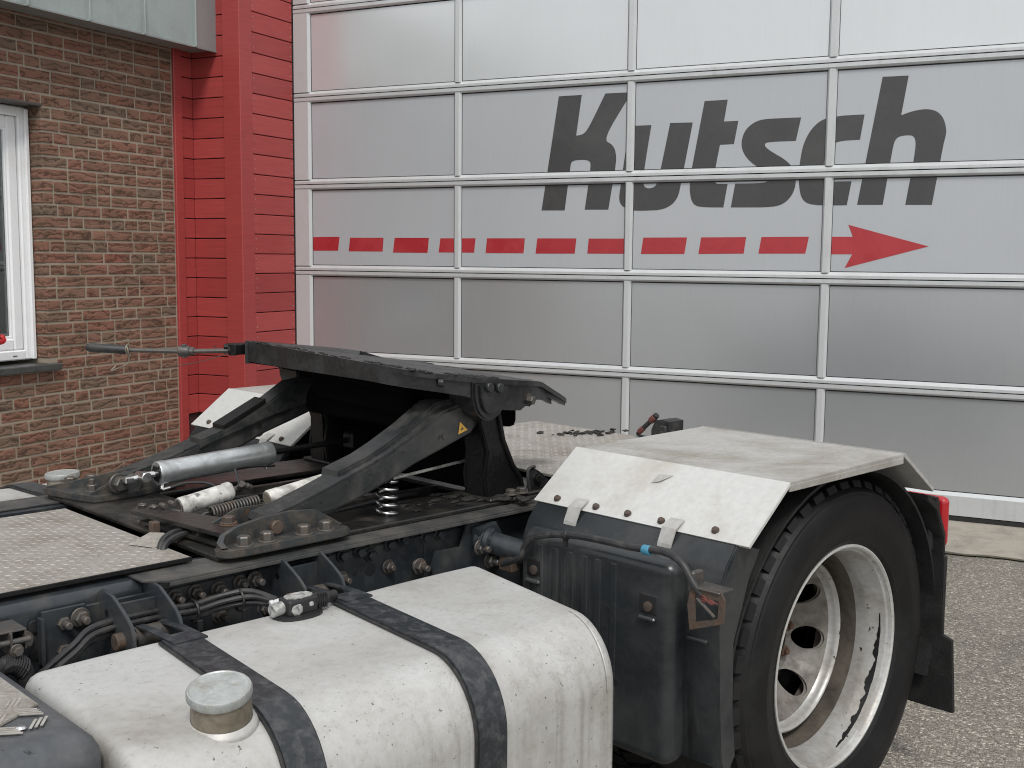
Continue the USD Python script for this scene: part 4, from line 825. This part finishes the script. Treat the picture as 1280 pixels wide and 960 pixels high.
def make_tank(s_):
    fx_ = (lambda t: t) if s_ > 0 else mirror
    sh = 0 if s_ > 0 else .0
    tnk = tk('fuel_tank', fx_(TB), 'tank_alu', smooth=50, label='near aluminium fuel tank' if s_ > 0 else 'far aluminium fuel tank beside the brick wall')
    wp = [p for p in rr_profile(TV0-.0005, TV1+.0005, TZ0-.0005, TZ1+.0005, TR, 10) if p[0] > TV0+.10 and p[1] > TZ0+.14]
    tk('weld_seam', fx_(tube([(TU1-.040-.195*(p[0]-.60), *p) for p in wp], .0022, 6, 2)), 'tank_alu', tnk)
    for uc in (-1.600, -1.196):
        st = grp('tank_strap', tnk)
        tk('strap_pad', fx_(strap_mesh(uc-.040, uc+.040, .003, .004, .66, z_to=.60)), 'hose', st)
        tk('strap_band', fx_(strap_mesh(uc-.035, uc+.035, .0075, .0045, .665)), 'strap_steel', st)
        # forked end wrapped round the roller
        for du in (-.026, .026):
            tk('strap_fork', fx_(prism([(.552, .7785), (.60, .7825), (.70, .7825), (.70, .7865), (.60, .7865), (.545, .7825)], uc+du-.010, uc+du+.010, 'u')), 'strap_steel', st)
        tk('strap_fork', fx_(prism([(.655, .7824), (.71, .7824), (.71, .7866), (.655, .7866)], uc-.036, uc+.036, 'u')), 'strap_steel', st)
        tk('strap_loop', fx_(tube([(uc-.04, .548, .758), (uc+.04, .548, .758)], .0225, 18, 0)), 'steel_dark', st)
    tn = (-1.737, 1.060) if s_ > 0 else (-1.17, 0.90)
    fc = grp('filler_cap', tnk)
    KS = 1.17; ax = np.array([-.10, .17, 1.0]) if s_ > 0 else np.array([0, .03, 1.0]); b0_ = np.array([tn[0], tn[1], TZ1-.012])
    def capm(t):
        t = t.copy(); t.apply_scale(KS); t.apply_transform(align(ax)); t.apply_translation(b0_); return fx_(t)
    Z_ = (0, 0, 0); D_ = (0, 0, 1)
    tk('filler_weld', capm(lathe([(.043, -.01), (.051, -.008), (.052, .006), (.049, .011), (.043, .016)], Z_, D_, 32)), 'tank_alu', fc)
    tk('filler_neck', capm(lathe([(0, -.01), (.0430, -.01), (.0430, .014), (.0418, .020), (.0428, .026), (.0415, .038), (.0400, .048), (0, .048)], Z_, D_, 40)), 'neck_alu', fc)
    prof = [(0, 0.046), (.038, .046), (.0432, .046), (.0455, .050), (.0455, .057), (.0440, .060), (.0415, .0605), (.0400, .0592), (0, .0598)]
    t = trimesh.creation.revolve(prof, sections=144); vv = np.array(t.vertices); rr = np.hypot(vv[:, 0], vv[:, 1]); aa = np.arctan2(vv[:, 1], vv[:, 0])
    k_ = np.where((rr > .0425) & (vv[:, 2] > .046), 1-.022*(np.cos(aa*60) > 0), 1.); vv[:, 0] *= k_; vv[:, 1] *= k_; t.vertices = vv
    t.apply_transform(trimesh.transformations.rotation_matrix(math.radians(2.5), (1, .4, 0))); t.apply_translation((0, 0, .003))
    tk('filler_cap', capm(t), 'cap_alu', fc)
    return tnk
near_tank = make_tank(1); far_tank = make_tank(-1)
# sender on the near tank
sp = at(372, 768, z=.772)
sn = tk('level_sender', [prism(chaikin([(sp[0]-.055, sp[1]-.038, 1), (sp[0]-.055, sp[1]+.038, 1), (sp[0]+.055, sp[1]+.038, 1), (sp[0]+.055, sp[1]-.038, 1)], 2), .767, .779, 'z', .002)], 'plain_black', near_tank)
tk('sender_head', rbox(sp[0]-.036, sp[0]+.038, sp[1]-.024, sp[1]+.024, .775, .812, .007, 12), 'plain_black', sn)
tk('head_top', prism(chaikin([(sp[0]-.030, sp[1]-.020, 1), (sp[0]-.030, sp[1]+.02, 1), (sp[0]+.034, sp[1]+.02, 1), (sp[0]+.034, sp[1]-.02, 1)], 2), .812, .8140, 'z'), 'corrosion', sn)
tk('corroded_port', [cyl((sp[0]-.062, sp[1]-.004, .791), (sp[0]-.034, sp[1]-.004, .793), .0145, 14)], 'corrosion', sn)
for (du_, dz_, s_) in ((-.016, -.004, .0125), (.020, .002, .006)):
    t = trimesh.creation.icosphere(2, s_); t.vertices *= (.75+.5*meshkit.fbm(np.array(t.vertices)*260, 2, 4))[:, None]; t.apply_scale((1.1, .22, 1.0)); t.apply_translation((sp[0]+du_, sp[1]+.0235, .795+dz_)); tk('white_corrosion', t, 'corrosion', sn)
tk('plug_connector', [cyl((sp[0]+.036, sp[1], .795), (sp[0]+.075, sp[1], .795), .0155, 16), cyl((sp[0]+.072, sp[1], .795), (sp[0]+.10, sp[1]-.004, .795), .011, 12)]+[box(sp[0]+.045+.006*k, sp[0]+.048+.006*k, sp[1]-.017, sp[1]+.017, .779, .811, .001) for k in range(4)], 'plain_black', sn)
tk('hose_nipple', [cyl((sp[0]-.045, sp[1]-.022, .800), (sp[0]-.02, sp[1]-.02, .804), .007, 10), cyl((sp[0]-.052, sp[1]-.024, .798), (sp[0]-.044, sp[1]-.022, .800), .009, 10)], 'light_plastic', sn)
# ring stain
# tank brackets on the rail
for uc in (-1.600, -1.196):
    g = grp('tank_bracket')
    for du in (-.072, .030):
        pl = chaikin([(.452, .600), (.452, .838), (.475, .850), (.52, .845), (.585, .815, 1), (.612, .790, 1), (.612, .70), (.58, .64), (.52, .60)], 2)
        t = prism(pl, uc+du, uc+du+.008, 'u', .001); tk('side_plate', t, 'chassis_paint', g)
        tk('slot', lathe([(0, .0003), (.008, .0003), (.0085, 0)], (uc+du, .497, .805), (-1, 0, 0), 14), 'grease_black', g)
    tk('web', box(uc-.064, uc+.030, .500, .508, .735, .822, .001), 'chassis_paint', g)
    tk('web_hole', lathe([(0, .0004), (.013, .0004), (.014, 0)], (uc-.03, .508, .775), (0, 1, 0), 16), 'plain_black', g)
    tk('back_plate', box(uc-.10, uc+.06, .458, .464, .66, .82, .002), 'chassis_paint', g)
    tk('roller_pin', cyl((uc-.088, .563, .764), (uc-.064, .563, .764), .0175, 18), 'rusty_steel', g)
    tk('pin_shaft', cyl((uc-.07, .556, .762), (uc+.05, .556, .762), .012, 12), 'steel_dark', g)
    tk('bolt', hexbolt((uc-.115, .470, .80), (0, 1, 0), .0135, .013, True, .02), 'bolt_steel', g)
# plate left of bracket 1
tk('clip_plate', [box(-1.790, -1.700, .4585, .464, .64, .825, .002), box(-1.798, -1.790, .4585, .480, .72, .815, .001)], 'chassis_paint')
# cable bundle along the rail
cb = grp('cable_bundle')
for k, (dz, dv, r) in enumerate([(0, 0, .0075), (.014, .004, .0065), (-.012, .006, .007), (.004, .016, .006)]):
    pts = [at(50, 850, v=.52), at(90, 815, v=.53), at(120, 790, v=.52), at(200, 770, v=.505), at(240, 763, v=.50), at(275, 752, v=.51), at(310, 746, v=.54), at(345, 752, v=.60)]
    P = np.array(pts)+np.array([0, dv, dz]); P[-1] += (0, 0, -dz*.6)
    tk('cable', tube(P, r, 8), 'hose', cb)
for x, y, v in [(240, 764, .50), (296, 750, .52)]:
    p = at(x, y, v=v); A = np.array([[0, .022*math.cos(a)+.008, .024*math.sin(a)+.002] for a in np.linspace(0, 2*math.pi, 16)]); tk('cable_tie', tube(p+A, .0032, 6, 2), 'plain_black', cb)
    tk('tie_tail', box(p[0]-.006, p[0]+.006, p[1]+.028, p[1]+.036, p[2]-.035, p[2]-.012, .001), 'plain_black', cb)
tk('corrugated_hose', tube([at(0, 838, v=.52), at(16, 828, v=.53), at(30, 838, v=.53), at(34, 862, v=.53)], .017, 12), 'hose')
tk('corrugated_ribs', [tube([p+.0195*(math.cos(a)*np.array([0, 1, 0])+math.sin(a)*np.array([.5, 0, .86])) for a in np.linspace(0, 2*math.pi, 12)], .0028, 5, 1) for p in [at(x, 829+.03*(x-14)**2, v=.53) for x in range(2, 30, 3)]], 'hose')
# hook bracket far left on the rail
hk = grp('cable_hook')
e0 = at(4, 790, v=.47)
tk('hook_bracket', [box(e0[0]-.06, e0[0]+.022, .458, .53, e0[2]+.014, e0[2]+.018, .001), box(e0[0]+.018, e0[0]+.022, .458, .53, e0[2]-.022, e0[2]+.017, .001), box(e0[0]-.012, e0[0]-.008, .458, .54, e0[2]-.030, e0[2]+.017, .001)], 'steel_dark', hk)
tk('cross_pin', cyl((e0[0]-.03, .532, e0[2]-.003), (e0[0]+.028, .532, e0[2]-.003), .006, 12), 'steel_dark', hk)
tk('bolt', hexbolt((e0[0]-.002, .541, e0[2]-.018), (0, 1, 0), .0085, .010), 'bolt_steel', hk)
tk('bolt', hexbolt((e0[0]+.016, .462, e0[2]-.034), (0, 1, 0), .0085, .010), 'bolt_steel', hk)

# ---- step box in the corner
SZ = .802; sb = tk('step_box', rbox(-2.75, -1.922, .40, 1.050, .2, SZ, .045, 20), 'plastic_box')
pl = tk('tread_plate', prism(chaikin([(-2.70, .55), (-2.70, .985), (-1.962, .985, 1), (-1.962, .55)], 1), SZ+.0005, SZ+.005, 'z', .0012), 'checker_alu', sb)
rid = []
for i in range(26):
    for j in range(8):
        u0_ = -1.968-.052*(i//1)*1.0; v0_ = .968-.052*j
        dirn = (i+j) % 2
        for k in range(4):
            o_ = (k-1.5)*.0085
            a, b = (.018, .0022) if dirn else (.0022, .018)
            cu, cv_ = (u0_, v0_+o_) if dirn else (u0_+o_, v0_)
            c_, s2 = math.cos(.5), math.sin(.5)
            bx = box(-a, a, -b, b, 0, .0014); bx.apply_transform(trimesh.transformations.rotation_matrix(.6, (0, 0, 1))); bx.apply_translation((cu-.02, cv_-.015, SZ+.0048)); 
            if -2.69 < cu-.02 < -1.978 and .56 < cv_-.015 < .972: rid.append(bx)
meta(tk('tread_ridges', rid, 'checker_alu_edge', pl, smooth=False), kind='stuff')
tk('rivet', lathe([(0, .004), (.006, .0035), (.0085, .001), (.009, 0)], (-2.020, .955, SZ+.005), (0, 0, 1), 16), 'bright_steel', pl)

# ---- wheels
WZ = .487
def tyre_mesh(vo, vi):
    """tyre between the outer flange plane vo and inner vi"""
    w = vo-vi; R0 = .470
    pr = [(.292, vi+.02), (.300, vi+.005), (.33, vi-.012), (.39, vi-.022), (.43, vi-.015), (.455, vi+.004), (.468, vi+.03), (R0, vi+.06), (R0, vo-.06), (.468, vo-.03), (.457, vo-.006), (.449, vo+.004), (.444, vo+.010), (.438, vo+.011), (.432, vo+.016), (.405, vo+.023), (.375, vo+.024), (.368, vo+.0225), (.345, vo+.0165), (.322, vo+.008), (.316, vo+.0085), (.308, vo+.003), (.300, vo-.004), (.292, vo-.02)]
    t = trimesh.creation.revolve([(r, h) for r, h in pr], sections=128)
    return t
def wheel_place(t): # axis z -> v
    v = np.array(t.vertices); q = np.c_[v[:, 0], v[:, 2], v[:, 1]+WZ]; return trimesh.Trimesh(q, np.array(t.faces)[:, ::-1], process=False)
def lugs(vo, vi, n=46):
    o = []
    rg = random.Random(5)
    for k in range(n):
        a = 2*math.pi*k/n; da = 2*math.pi/n
        for row, (va, vb) in enumerate([(vo+.003, vo-.058), (vo-.068, vo-.125), (vo-.135, vi+.135), (vi+.125, vi+.068), (vi+.058, vi-.003)]):
            sft = (row % 2)*.5*da; g = .17*da if row in (0, 4) else .10*da
            P = []
            for aa in (a+sft+g, a+sft+da-g):
                for v_, r in ((va, .4865 if 0 < row < 4 else .4835), (vb, .4870)):
                    edge_out = (row == 0 and v_ == va) or (row == 4 and v_ == vb)
                    rt = .472 if edge_out else .487
                    for rr in (rt, .455): P.append((rr*math.cos(aa), rr*math.sin(aa), v_-(.008 if (edge_out and row == 0 and rr == rt) else 0)))
            o.append(hullpts(P))
    return trimesh.util.concatenate(o)
def make_wheel(s_):
    fx_ = (lambda t: t) if s_ > 0 else mirror
    g = grp('rear_wheel', label='near rear twin wheel' if s_ > 0 else 'far rear twin wheel')
    vo, vi = 1.200, .925
    ty = tyre_mesh(vo, vi); lg = lugs(vo, vi)
    tk('tyre', fx_(wheel_place(trimesh.util.concatenate([ty, lg]))), 'rubber', g, smooth=30)
    ty2 = moved(trimesh.util.concatenate([ty, lg]), (0, 0, -.335))
    tk('inner_tyre', fx_(wheel_place(ty2)), 'rubber', g, smooth=30)
    # rim barrel: flange, bead seat, drop centre, ring
    pr = [(.300, -.012), (.3035, -.004), (.302, .002), (.297, .003), (.292, -.003), (.290, -.010), (.284, -.014), (.282, -.022), (.277, -.045), (.272, -.056), (.270, -.072), (.2695, -.098)]
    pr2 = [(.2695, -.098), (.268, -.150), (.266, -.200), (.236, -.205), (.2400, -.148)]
    pr3 = [(.2400, -.148), (.2415, -.138), (.2390, -.1300), (.2340, -.1275), (.2290, -.131), (.2262, -.140), (.2250, -.150), (.2190, -.158)]
    t = trimesh.creation.revolve([(r, vo+h) for r, h in pr], sections=96)
    outer = trimesh.creation.revolve([(.229, vo-.21), (.27, vo-.207), (.273, vo-.15), (.276, vo-.10), (.285, vo-.02), (.30, vo-.012)], sections=96)
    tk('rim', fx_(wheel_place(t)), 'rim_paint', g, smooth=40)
    tk('rim_flange', fx_(wheel_place(trimesh.creation.revolve([(.300, vo-.012), (.3040, vo-.004), (.3026, vo+.0024), (.2970, vo+.0034), (.2925, vo-.001)], sections=96))), 'rim_edge', g, smooth=40)
    tk('rim_well', fx_(wheel_place(trimesh.creation.revolve([(r, vo+h) for r, h in pr2], sections=96))), 'rim_well_shade', g, smooth=40)
    tk('disc_ring', fx_(wheel_place(trimesh.creation.revolve([(r, vo+h) for r, h in pr3], sections=96))), 'rim_paint', g, smooth=40)
    if s_ > 0:
        V, Fc = [], []; A_ = np.linspace(math.radians(-78), math.radians(12), 120)
        for i_, a in enumerate(A_):
            e_ = math.sin(math.pi*i_/119)**.5; n0, n1 = meshkit.fbm(np.array([[a*9, 0, 0], [a*14, 5, 0]]), 3, 2)
            s0, s1 = .16+.10*(n0-.5), .16+e_*(.10+.55*n1)
            for f_ in (s0, s1): V.append((( .2818-.0098*f_)*math.cos(a), (.2818-.0098*f_)*math.sin(a), vo-.0225-.034*f_))
        for i_ in range(119): Fc += [(2*i_, 2*i_+1, 2*i_+3), (2*i_, 2*i_+3, 2*i_+2)]
        Fc = np.array(Fc); tk('chipped_paint', wheel_place(trimesh.Trimesh(V, np.vstack([Fc, Fc[:, ::-1]]), process=False)), 'plain_black', g, smooth=False)
    # disc with hand holes, dished towards the hub
    ring = sg.Point(0, 0).buffer(.2200, 64)
    ring = sg.Polygon(ring.exterior.coords)
    holes = [sg.Point(.180*math.cos(a), .180*math.sin(a)).buffer(.0330, 20) for a in [math.radians(-11+45*k) for k in range(8)]]
    hub_h = sg.Point(0, 0).buffer(.10, 32)
    D = ring
    for h in holes+[hub_h]: D = D.difference(h)
    # dense triangulation so that the dish bends smoothly
    import shapely
    cells = []
    rs_ = [.10, .125, .15, .165, .18, .195, .21, .2200]
    V3, F3 = [], []
    for k in range(8):
        for j in range(len(rs_)-1):
            for m_ in range(3):
                a0, a1 = math.radians(11.5+45*k+15*m_), math.radians(11.5+45*k+15*(m_+1))
                A = np.linspace(a0, a1, 5)
                cell = sg.Polygon([(rs_[j+1]*math.cos(a), rs_[j+1]*math.sin(a)) for a in A]+[(rs_[j]*math.cos(a), rs_[j]*math.sin(a)) for a in A[::-1]]).intersection(D)
                for c_ in getattr(cell, 'geoms', [cell]):
                    if c_.geom_type == 'Polygon' and c_.area > 1e-7:
                        v, f = trimesh.creation.triangulate_polygon(c_, engine='earcut'); F3.append(np.array(f)+sum(map(len, V3))); V3.append(np.array(v))
    V3 = np.vstack(V3); F3 = np.vstack(F3); r_ = np.hypot(V3[:, 0], V3[:, 1])
    zz = vo-.157-np.interp(r_, [.10, .130, .145, .205, .2200], [.085, .085, .078, .012, .0])
    n_ = np.cross(np.c_[V3, zz][F3[:, 1]]-np.c_[V3, zz][F3[:, 0]], np.c_[V3, zz][F3[:, 2]]-np.c_[V3, zz][F3[:, 0]])[:, 2]
    F3 = np.where((n_ < 0)[:, None], F3[:, ::-1], F3)
    disc = trimesh.Trimesh(np.vstack([np.c_[V3, zz], np.c_[V3, zz-.010]]), np.vstack([F3, F3[:, ::-1]+len(V3)]), process=False)
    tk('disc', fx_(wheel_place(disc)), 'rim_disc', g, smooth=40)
    tk('hub', fx_(wheel_place(trimesh.util.concatenate([lathe([(0, 0), (.09, 0), (.098, .01), (.098, .12), (.085, .14), (.0, .145)], (0, 0, vo-.40), (0, 0, 1), 32)]))), 'rim_disc', g)
    for k in range(10):
        a = math.radians(4+36*k); p = (.118*math.cos(a), .118*math.sin(a), vo-.242)
        tk('wheel_nut', fx_(wheel_place(hexbolt(p, (0, 0, 1), .0155, .018, True, .010))), 'rust', g)
    # brake drum behind the holes
    tk('brake_drum', fx_(wheel_place(trimesh.creation.revolve([(0, vo-.42), (.205, vo-.42), (.205, vo-.36), (0, vo-.36)], sections=48))), 'grease_black', g)
    strut = [fx_(wheel_place(box(.05, .20, -.004, .004, vo-.335, vo-.328, .001).apply_transform(trimesh.transformations.rotation_matrix(math.radians(-11+45*k), (0, 0, 1))))) for k in range(8)]
    tk('valve_rod', strut, 'rim_disc', g)
    return g
make_wheel(1); make_wheel(-1)

# ---- fenders
def make_fender(s_):
    fx_ = (lambda t: t) if s_ > 0 else mirror
    vi, vo = .592, 1.255
    g = grp('white_fender', label='near white sheet metal fender' if s_ > 0 else 'far white sheet metal fender')
    T_ = .010
    top = [(-.362, 1.013), (.207, 1.013), (.207, 1.013-T_), (-.362, 1.013-T_)]
    tp_ = tk('top_sheet', fx_(prism([(-.360, 1.0125), (.207, 1.0165), (.205, 1.0045), (-.358, 1.0005)], vi, vo, 'v', .0015)), 'white_sheet_top', g, smooth=False)
    tk('edge_lip', fx_(box(-.355, .203, vo-.004, vo+.001, .990, 1.006, .001)), 'white_sheet_top', tp_, smooth=False)
    fr = [(-.3585, 1.0140), (-.3550, 1.0060), (-.516, .8825), (-.5235, .8885)]
    fs = tk('front_sheet', fx_(prism(fr, vi-.012, vo+.004, 'v', .001)), 'white_sheet', g, smooth=False)
    tk('rear_sheet', fx_(prism([(.2045, 1.0185), (.209, 1.0185), (.392, .898), (.386, .889), (.205, 1.0075)], vi, vo+.002, 'v', .001)), 'white_sheet_top', g, smooth=False)
    d = np.array([.165, 0, .1255]); d /= np.linalg.norm(d); nrm = np.array([-d[2], 0, d[0]])
    def onf(f, v): # f: fraction up from the lower edge
        return np.array([-.5235+(.165)*f, v, .8885+.1255*f])
    for k, v in enumerate((.655, .79, .895, 1.000, 1.155)):
        p = onf(.09 if k != 4 else .12, v)
        tk('bolt', fx_(lathe([(0, 0), (.0095, 0), (.0098, .003), (.007, .0085), (0, .010)], p+nrm*.0005, nrm, 12)), 'rusty_steel', fs)
    for k, v in enumerate((.735, 1.04)):
        w = .021
        P = [onf(.20, 0), onf(-.02, 0)+nrm*.010, onf(-.05, 0)+nrm*.012]
        q = [(-.498, .912), (-.515, .905), (-.531, .896), (-.548, .860), (-.553, .836), (-.5495, .836), (-.5445, .859), (-.528, .892), (-.5135, .9005), (-.4955, .9085)]
        cl = tk('strap_clip', fx_(prism(q, v-w, v+w, 'v', .0008)), 'white_sheet_top', fs, smooth=False)
    tk('torn_clip', fx_(hullpts([onf(.62, .895)+nrm*.001, onf(.66, .92)+nrm*.004, onf(.80, .945)+nrm*.001, onf(.76, .905)+nrm*.006])), 'white_sheet_top', fs)
    # plastic mudguard
    pg = grp('mudguard')
    shell = []
    prof = []
    for a in np.linspace(math.radians(-20), math.radians(205), 40): prof.append((.528*math.cos(a), WZ+.552*math.sin(a)*.92))
    prof = [(p[0], min(p[1], .985)) for p in prof]
    inn = [(p[0]*.985, WZ+(p[1]-WZ)*.985) for p in prof]
    tk('arch_shell', fx_(prism(sg.Polygon(prof+inn[::-1]).buffer(0), .585, 1.215, 'v')), 'flap_rubber', pg, smooth=40)
    fp = [(-.512, .895), (-.555, .845), (-.575, .80), (-.585, .70), (-.575, .50), (-.560, .365), (-.545, .365), (-.555, .50), (-.563, .70), (-.553, .80), (-.535, .838), (-.495, .885)]
    tk('front_panel', fx_(prism(fp, .59, 1.225, 'v', .003)), 'plastic_guard', pg, smooth=40)
    tk('side_lip', fx_(prism(chaikin([(-.515, .890), (-.575, .80), (-.585, .70), (-.572, .50), (-.560, .365, 1), (-.53, .350, 1), (-.505, .385), (-.520, .50), (-.525, .66), (-.470, .80), (-.43, .86)], 2), 1.218, 1.229, 'v', .002)), 'plastic_guard', pg, smooth=40)
    tk('raised_box', fx_(rbox(-.632, -.55, .632, 1.128, .35, .842, .032, 16)), 'plastic_guard', pg, smooth=50)
    for v in (.712, .765, .815, .862, .905, .955):
        tk('rib', fx_(rbox(-.6342, -.62, v-.012, v+.012, .37, .812, .0045, 8)), 'plastic_guard', pg)
    for v, z in ((.690, .745), (1.062, .735)):
        tk('recess', fx_(rbox(-.6345, -.60, v-.026, v+.030, z-.024, z+.026, .006, 8)), 'plain_black', pg)
        tk('recess_bolt', fx_(lathe([(0, 0), (.012, 0), (.012, .006), (.0, .009)], (-.634, v+.004, z-.004), (-1, 0, 0), 14)), 'rusty_steel', pg)
        tk('recess_shelf', fx_(box(-.642, -.625, v-.024, v+.026, z-.040, z-.028, .004)), 'plastic_guard', pg)
    for v in (.765, .955): tk('top_slot', fx_(box(-.6235, -.60, v-.028, v+.028, .826, .8285)), 'plain_black', pg)
    for v, z, r in ((.965, .52, .009), (.948, .522, .005), (.95, .64, .006), (.94, .70, .004)): tk('drain_hole', fx_(lathe([(0, .0006), (r, .0006), (r*1.2, 0)], (-.6325 if z < .8 else -.63, v, z), (-1, 0, 0), 12)), 'plain_black', pg)
    tk('dent_ridge', fx_(rbox(-.592, -.575, 1.140, 1.200, .660, .672, .005, 8)), 'plastic_guard', pg)
    # mud flap, lamp
    tk('mud_flap', fx_(prism([(.60, .215), (1.287, .215), (1.272, .43), (1.243, .44), (1.238, .672), (1.208, .682), (1.206, .845), (.60, .845)], .515, .535, 'u', .003)), 'flap_rubber', g)
    tk('rear_guard', fx_(prism([(.40, .875), (.47, .84), (.53, .74), (.535, .36), (.520, .36), (.515, .73), (.46, .82), (.395, .86)], .60, 1.235, 'v', .003)), 'flap_rubber', g)
    lp = tk('rear_lamp', fx_(rbox(.50, .56, 1.02, 1.206, .675, .845, .02, 12)), 'plain_black')
    tk('lens', fx_(rbox(.545, .585, 1.03, 1.222, .690, .842, .018, 12)), 'red_lens', lp)
    tk('reflector_bar', fx_(rbox(.5355, .552, 1.16, 1.236, .45, .675, .007, 8)), 'hose', g)
    return g
make_fender(1); make_fender(-1)
# mudguard bracket, cable and its rusty end
mb = grp('mudguard_bracket')
tk('rail_plate', [prism(chaikin([(-.80, .735), (-.785, .775), (-.70, .772), (-.675, .835), (-.60, .838), (-.565, .80), (-.56, .70), (-.79, .70)], 1), .478, .486, 'v', .002), prism([(-.66, .70), (-.665, .82), (-.60, .83), (-.575, .79), (-.58, .70)], .486, .520, 'v', .003)], 'chassis_paint', mb)
p0, p1 = at(606, 675, v=.52), at(660, 692, v=.63)
tk('tube', [cyl(p0-(0, .03, 0), p1, .030, 24), cyl(p0-(0, .0, 0), p0+(p1-p0)*.16, .036, 24)], 'chassis_paint', mb)
tk('rusty_patch', box(*(p1[0]-.02+np.array([-.02, .015])), *(p1[1]-.04+np.array([-.03, .02])), *(p1[2]-.02+np.array([-.03, .012])), .003), 'rusty_steel', mb)
for x, y in [(600, 684), (524, 708), (612, 700)]: tk('bolt', hexbolt(at(x, y, v=.522 if x > 560 else .488), (0, 1, 0), .0145, .014, True, .020), 'bolt_steel', mb)
ck = grp('marker_cable')
P = [at(628, 705, v=.60), at(650, 697, u=-.66), at(656, 683, u=-.655), at(668, 672, u=-.655), at(700, 668, u=-.65), at(740, 673, u=-.65), at(790, 684, u=-.65), at(830, 690, u=-.65), at(852, 704, u=-.655), at(866, 728, u=-.655), at(876, 744, u=-.65)]
tk('cable', tube(P, .0085, 10), 'hose', ck)
for x, y in [(707, 669)]: tk('tie', [cyl(at(x-2, y, u=-.65), at(x+3, y+.5, u=-.65), .0115, 10), box(*(at(x, y, u=-.65)[0]+np.array([-.006, .006])), *(at(x, y, u=-.65)[1]+np.array([-.004, .004])), *(at(x, y, u=-.65)[2]+np.array([-.03, -.008])), .001)], 'plain_black', ck)
tk('blue_tape', cyl(at(804, 686.8, u=-.65), at(813, 688.3, u=-.65), .0115, 14), 'blue_tape', ck)
e = at(882, 762, u=-.655)
rb = prism(sg.Polygon([(e[1]-.042, e[2]+.040), (e[1]+.036, e[2]+.048), (e[1]+.048, e[2]+.030), (e[1]+.046, e[2]-.022), (e[1]-.042, e[2]-.056), (e[1]-.050, e[2]+.0)], [[(e[1]-.030, e[2]+.026), (e[1]-.030, e[2]-.036), (e[1]+.032, e[2]-.014), (e[1]+.034, e[2]+.026)]]), e[0], e[0]+.006, 'u')
tk('lamp_holder', [rb], 'rusty_steel', ck)
tk('holder_bar', tube([(e[0], e[1]-.024, e[2]+.02), (e[0], e[1]+.024, e[2]-.012)], .004, 8, 0), 'steel_dark', ck)
tk('holder_top', [box(e[0]-.004, e[0]+.05, e[1]-.04, e[1]+.038, e[2]+.040, e[2]+.046, .002), box(e[0]-.0, e[0]+.04, e[1]-.05, e[1]-.035, e[2]+.03, e[2]+.075, .003)], 'steel_dark', ck)
tk('frayed_wires', [tube([P[-1]+(0, 0, -.004), P[-1]+(-.006, .012, -.010+.006*k), P[-1]+(-.004, .030, -.004-.004*k), P[-1]+(.0, .046, -.012+.003*k)], .0022, 6) for k in range(3)], 'tool_red', ck)

# ---- black plastic box with a red and black rod, at the tail behind the rear plate
bt = xform('plastic_box', None, tuple(ORG), -19.5)
meta(bt, 'small black plastic box with short red and black rod, behind the near white fender', 'box')
o = at(828, 543, u=.565)
tk('body', prism([(o[1]-.040, o[2]-.02), (o[1]+.040, o[2]-.02), (o[1]+.040, o[2]+.050), (o[1]+.01, o[2]+.055), (o[1]-.022, o[2]+.050), (o[1]-.040, o[2]+.015)], .545, .64, 'u', .006), 'hose', bt)
tk('socket', [box(.535, .548, o[1]+.008, o[1]+.036, o[2]-.01, o[2]+.036, .004), cyl((.53, o[1]+.02, o[2]+.008), (.55, o[1]+.02, o[2]+.008), .010, 12)], 'hose', bt)
ra, rb_ = at(799, 540, u=.56), at(819, 521, u=.56)
tk('rod', cyl(ra+(rb_-ra)*.2, ra+(rb_-ra)*.85, .0088, 12), 'hose', bt)
tk('rod_grip', [cyl(ra+(rb_-ra)*.72, rb_, .0125, 12), cyl(ra, ra+(rb_-ra)*.28, .0105, 12)], 'tool_red', bt)
tk('rod_knob', cyl(rb_, rb_+(rb_-ra)*.12, .011, 12), 'plain_black', bt)
tk('foot_strap', [tube([ra+(0, -.006, 0), ra+(0, -.002, -.012), ra+(0, .04, -.016), (.56, o[1]+.05, o[2]-.012), at(858, 540, u=.56)], .006, 8)], 'plain_black', bt)
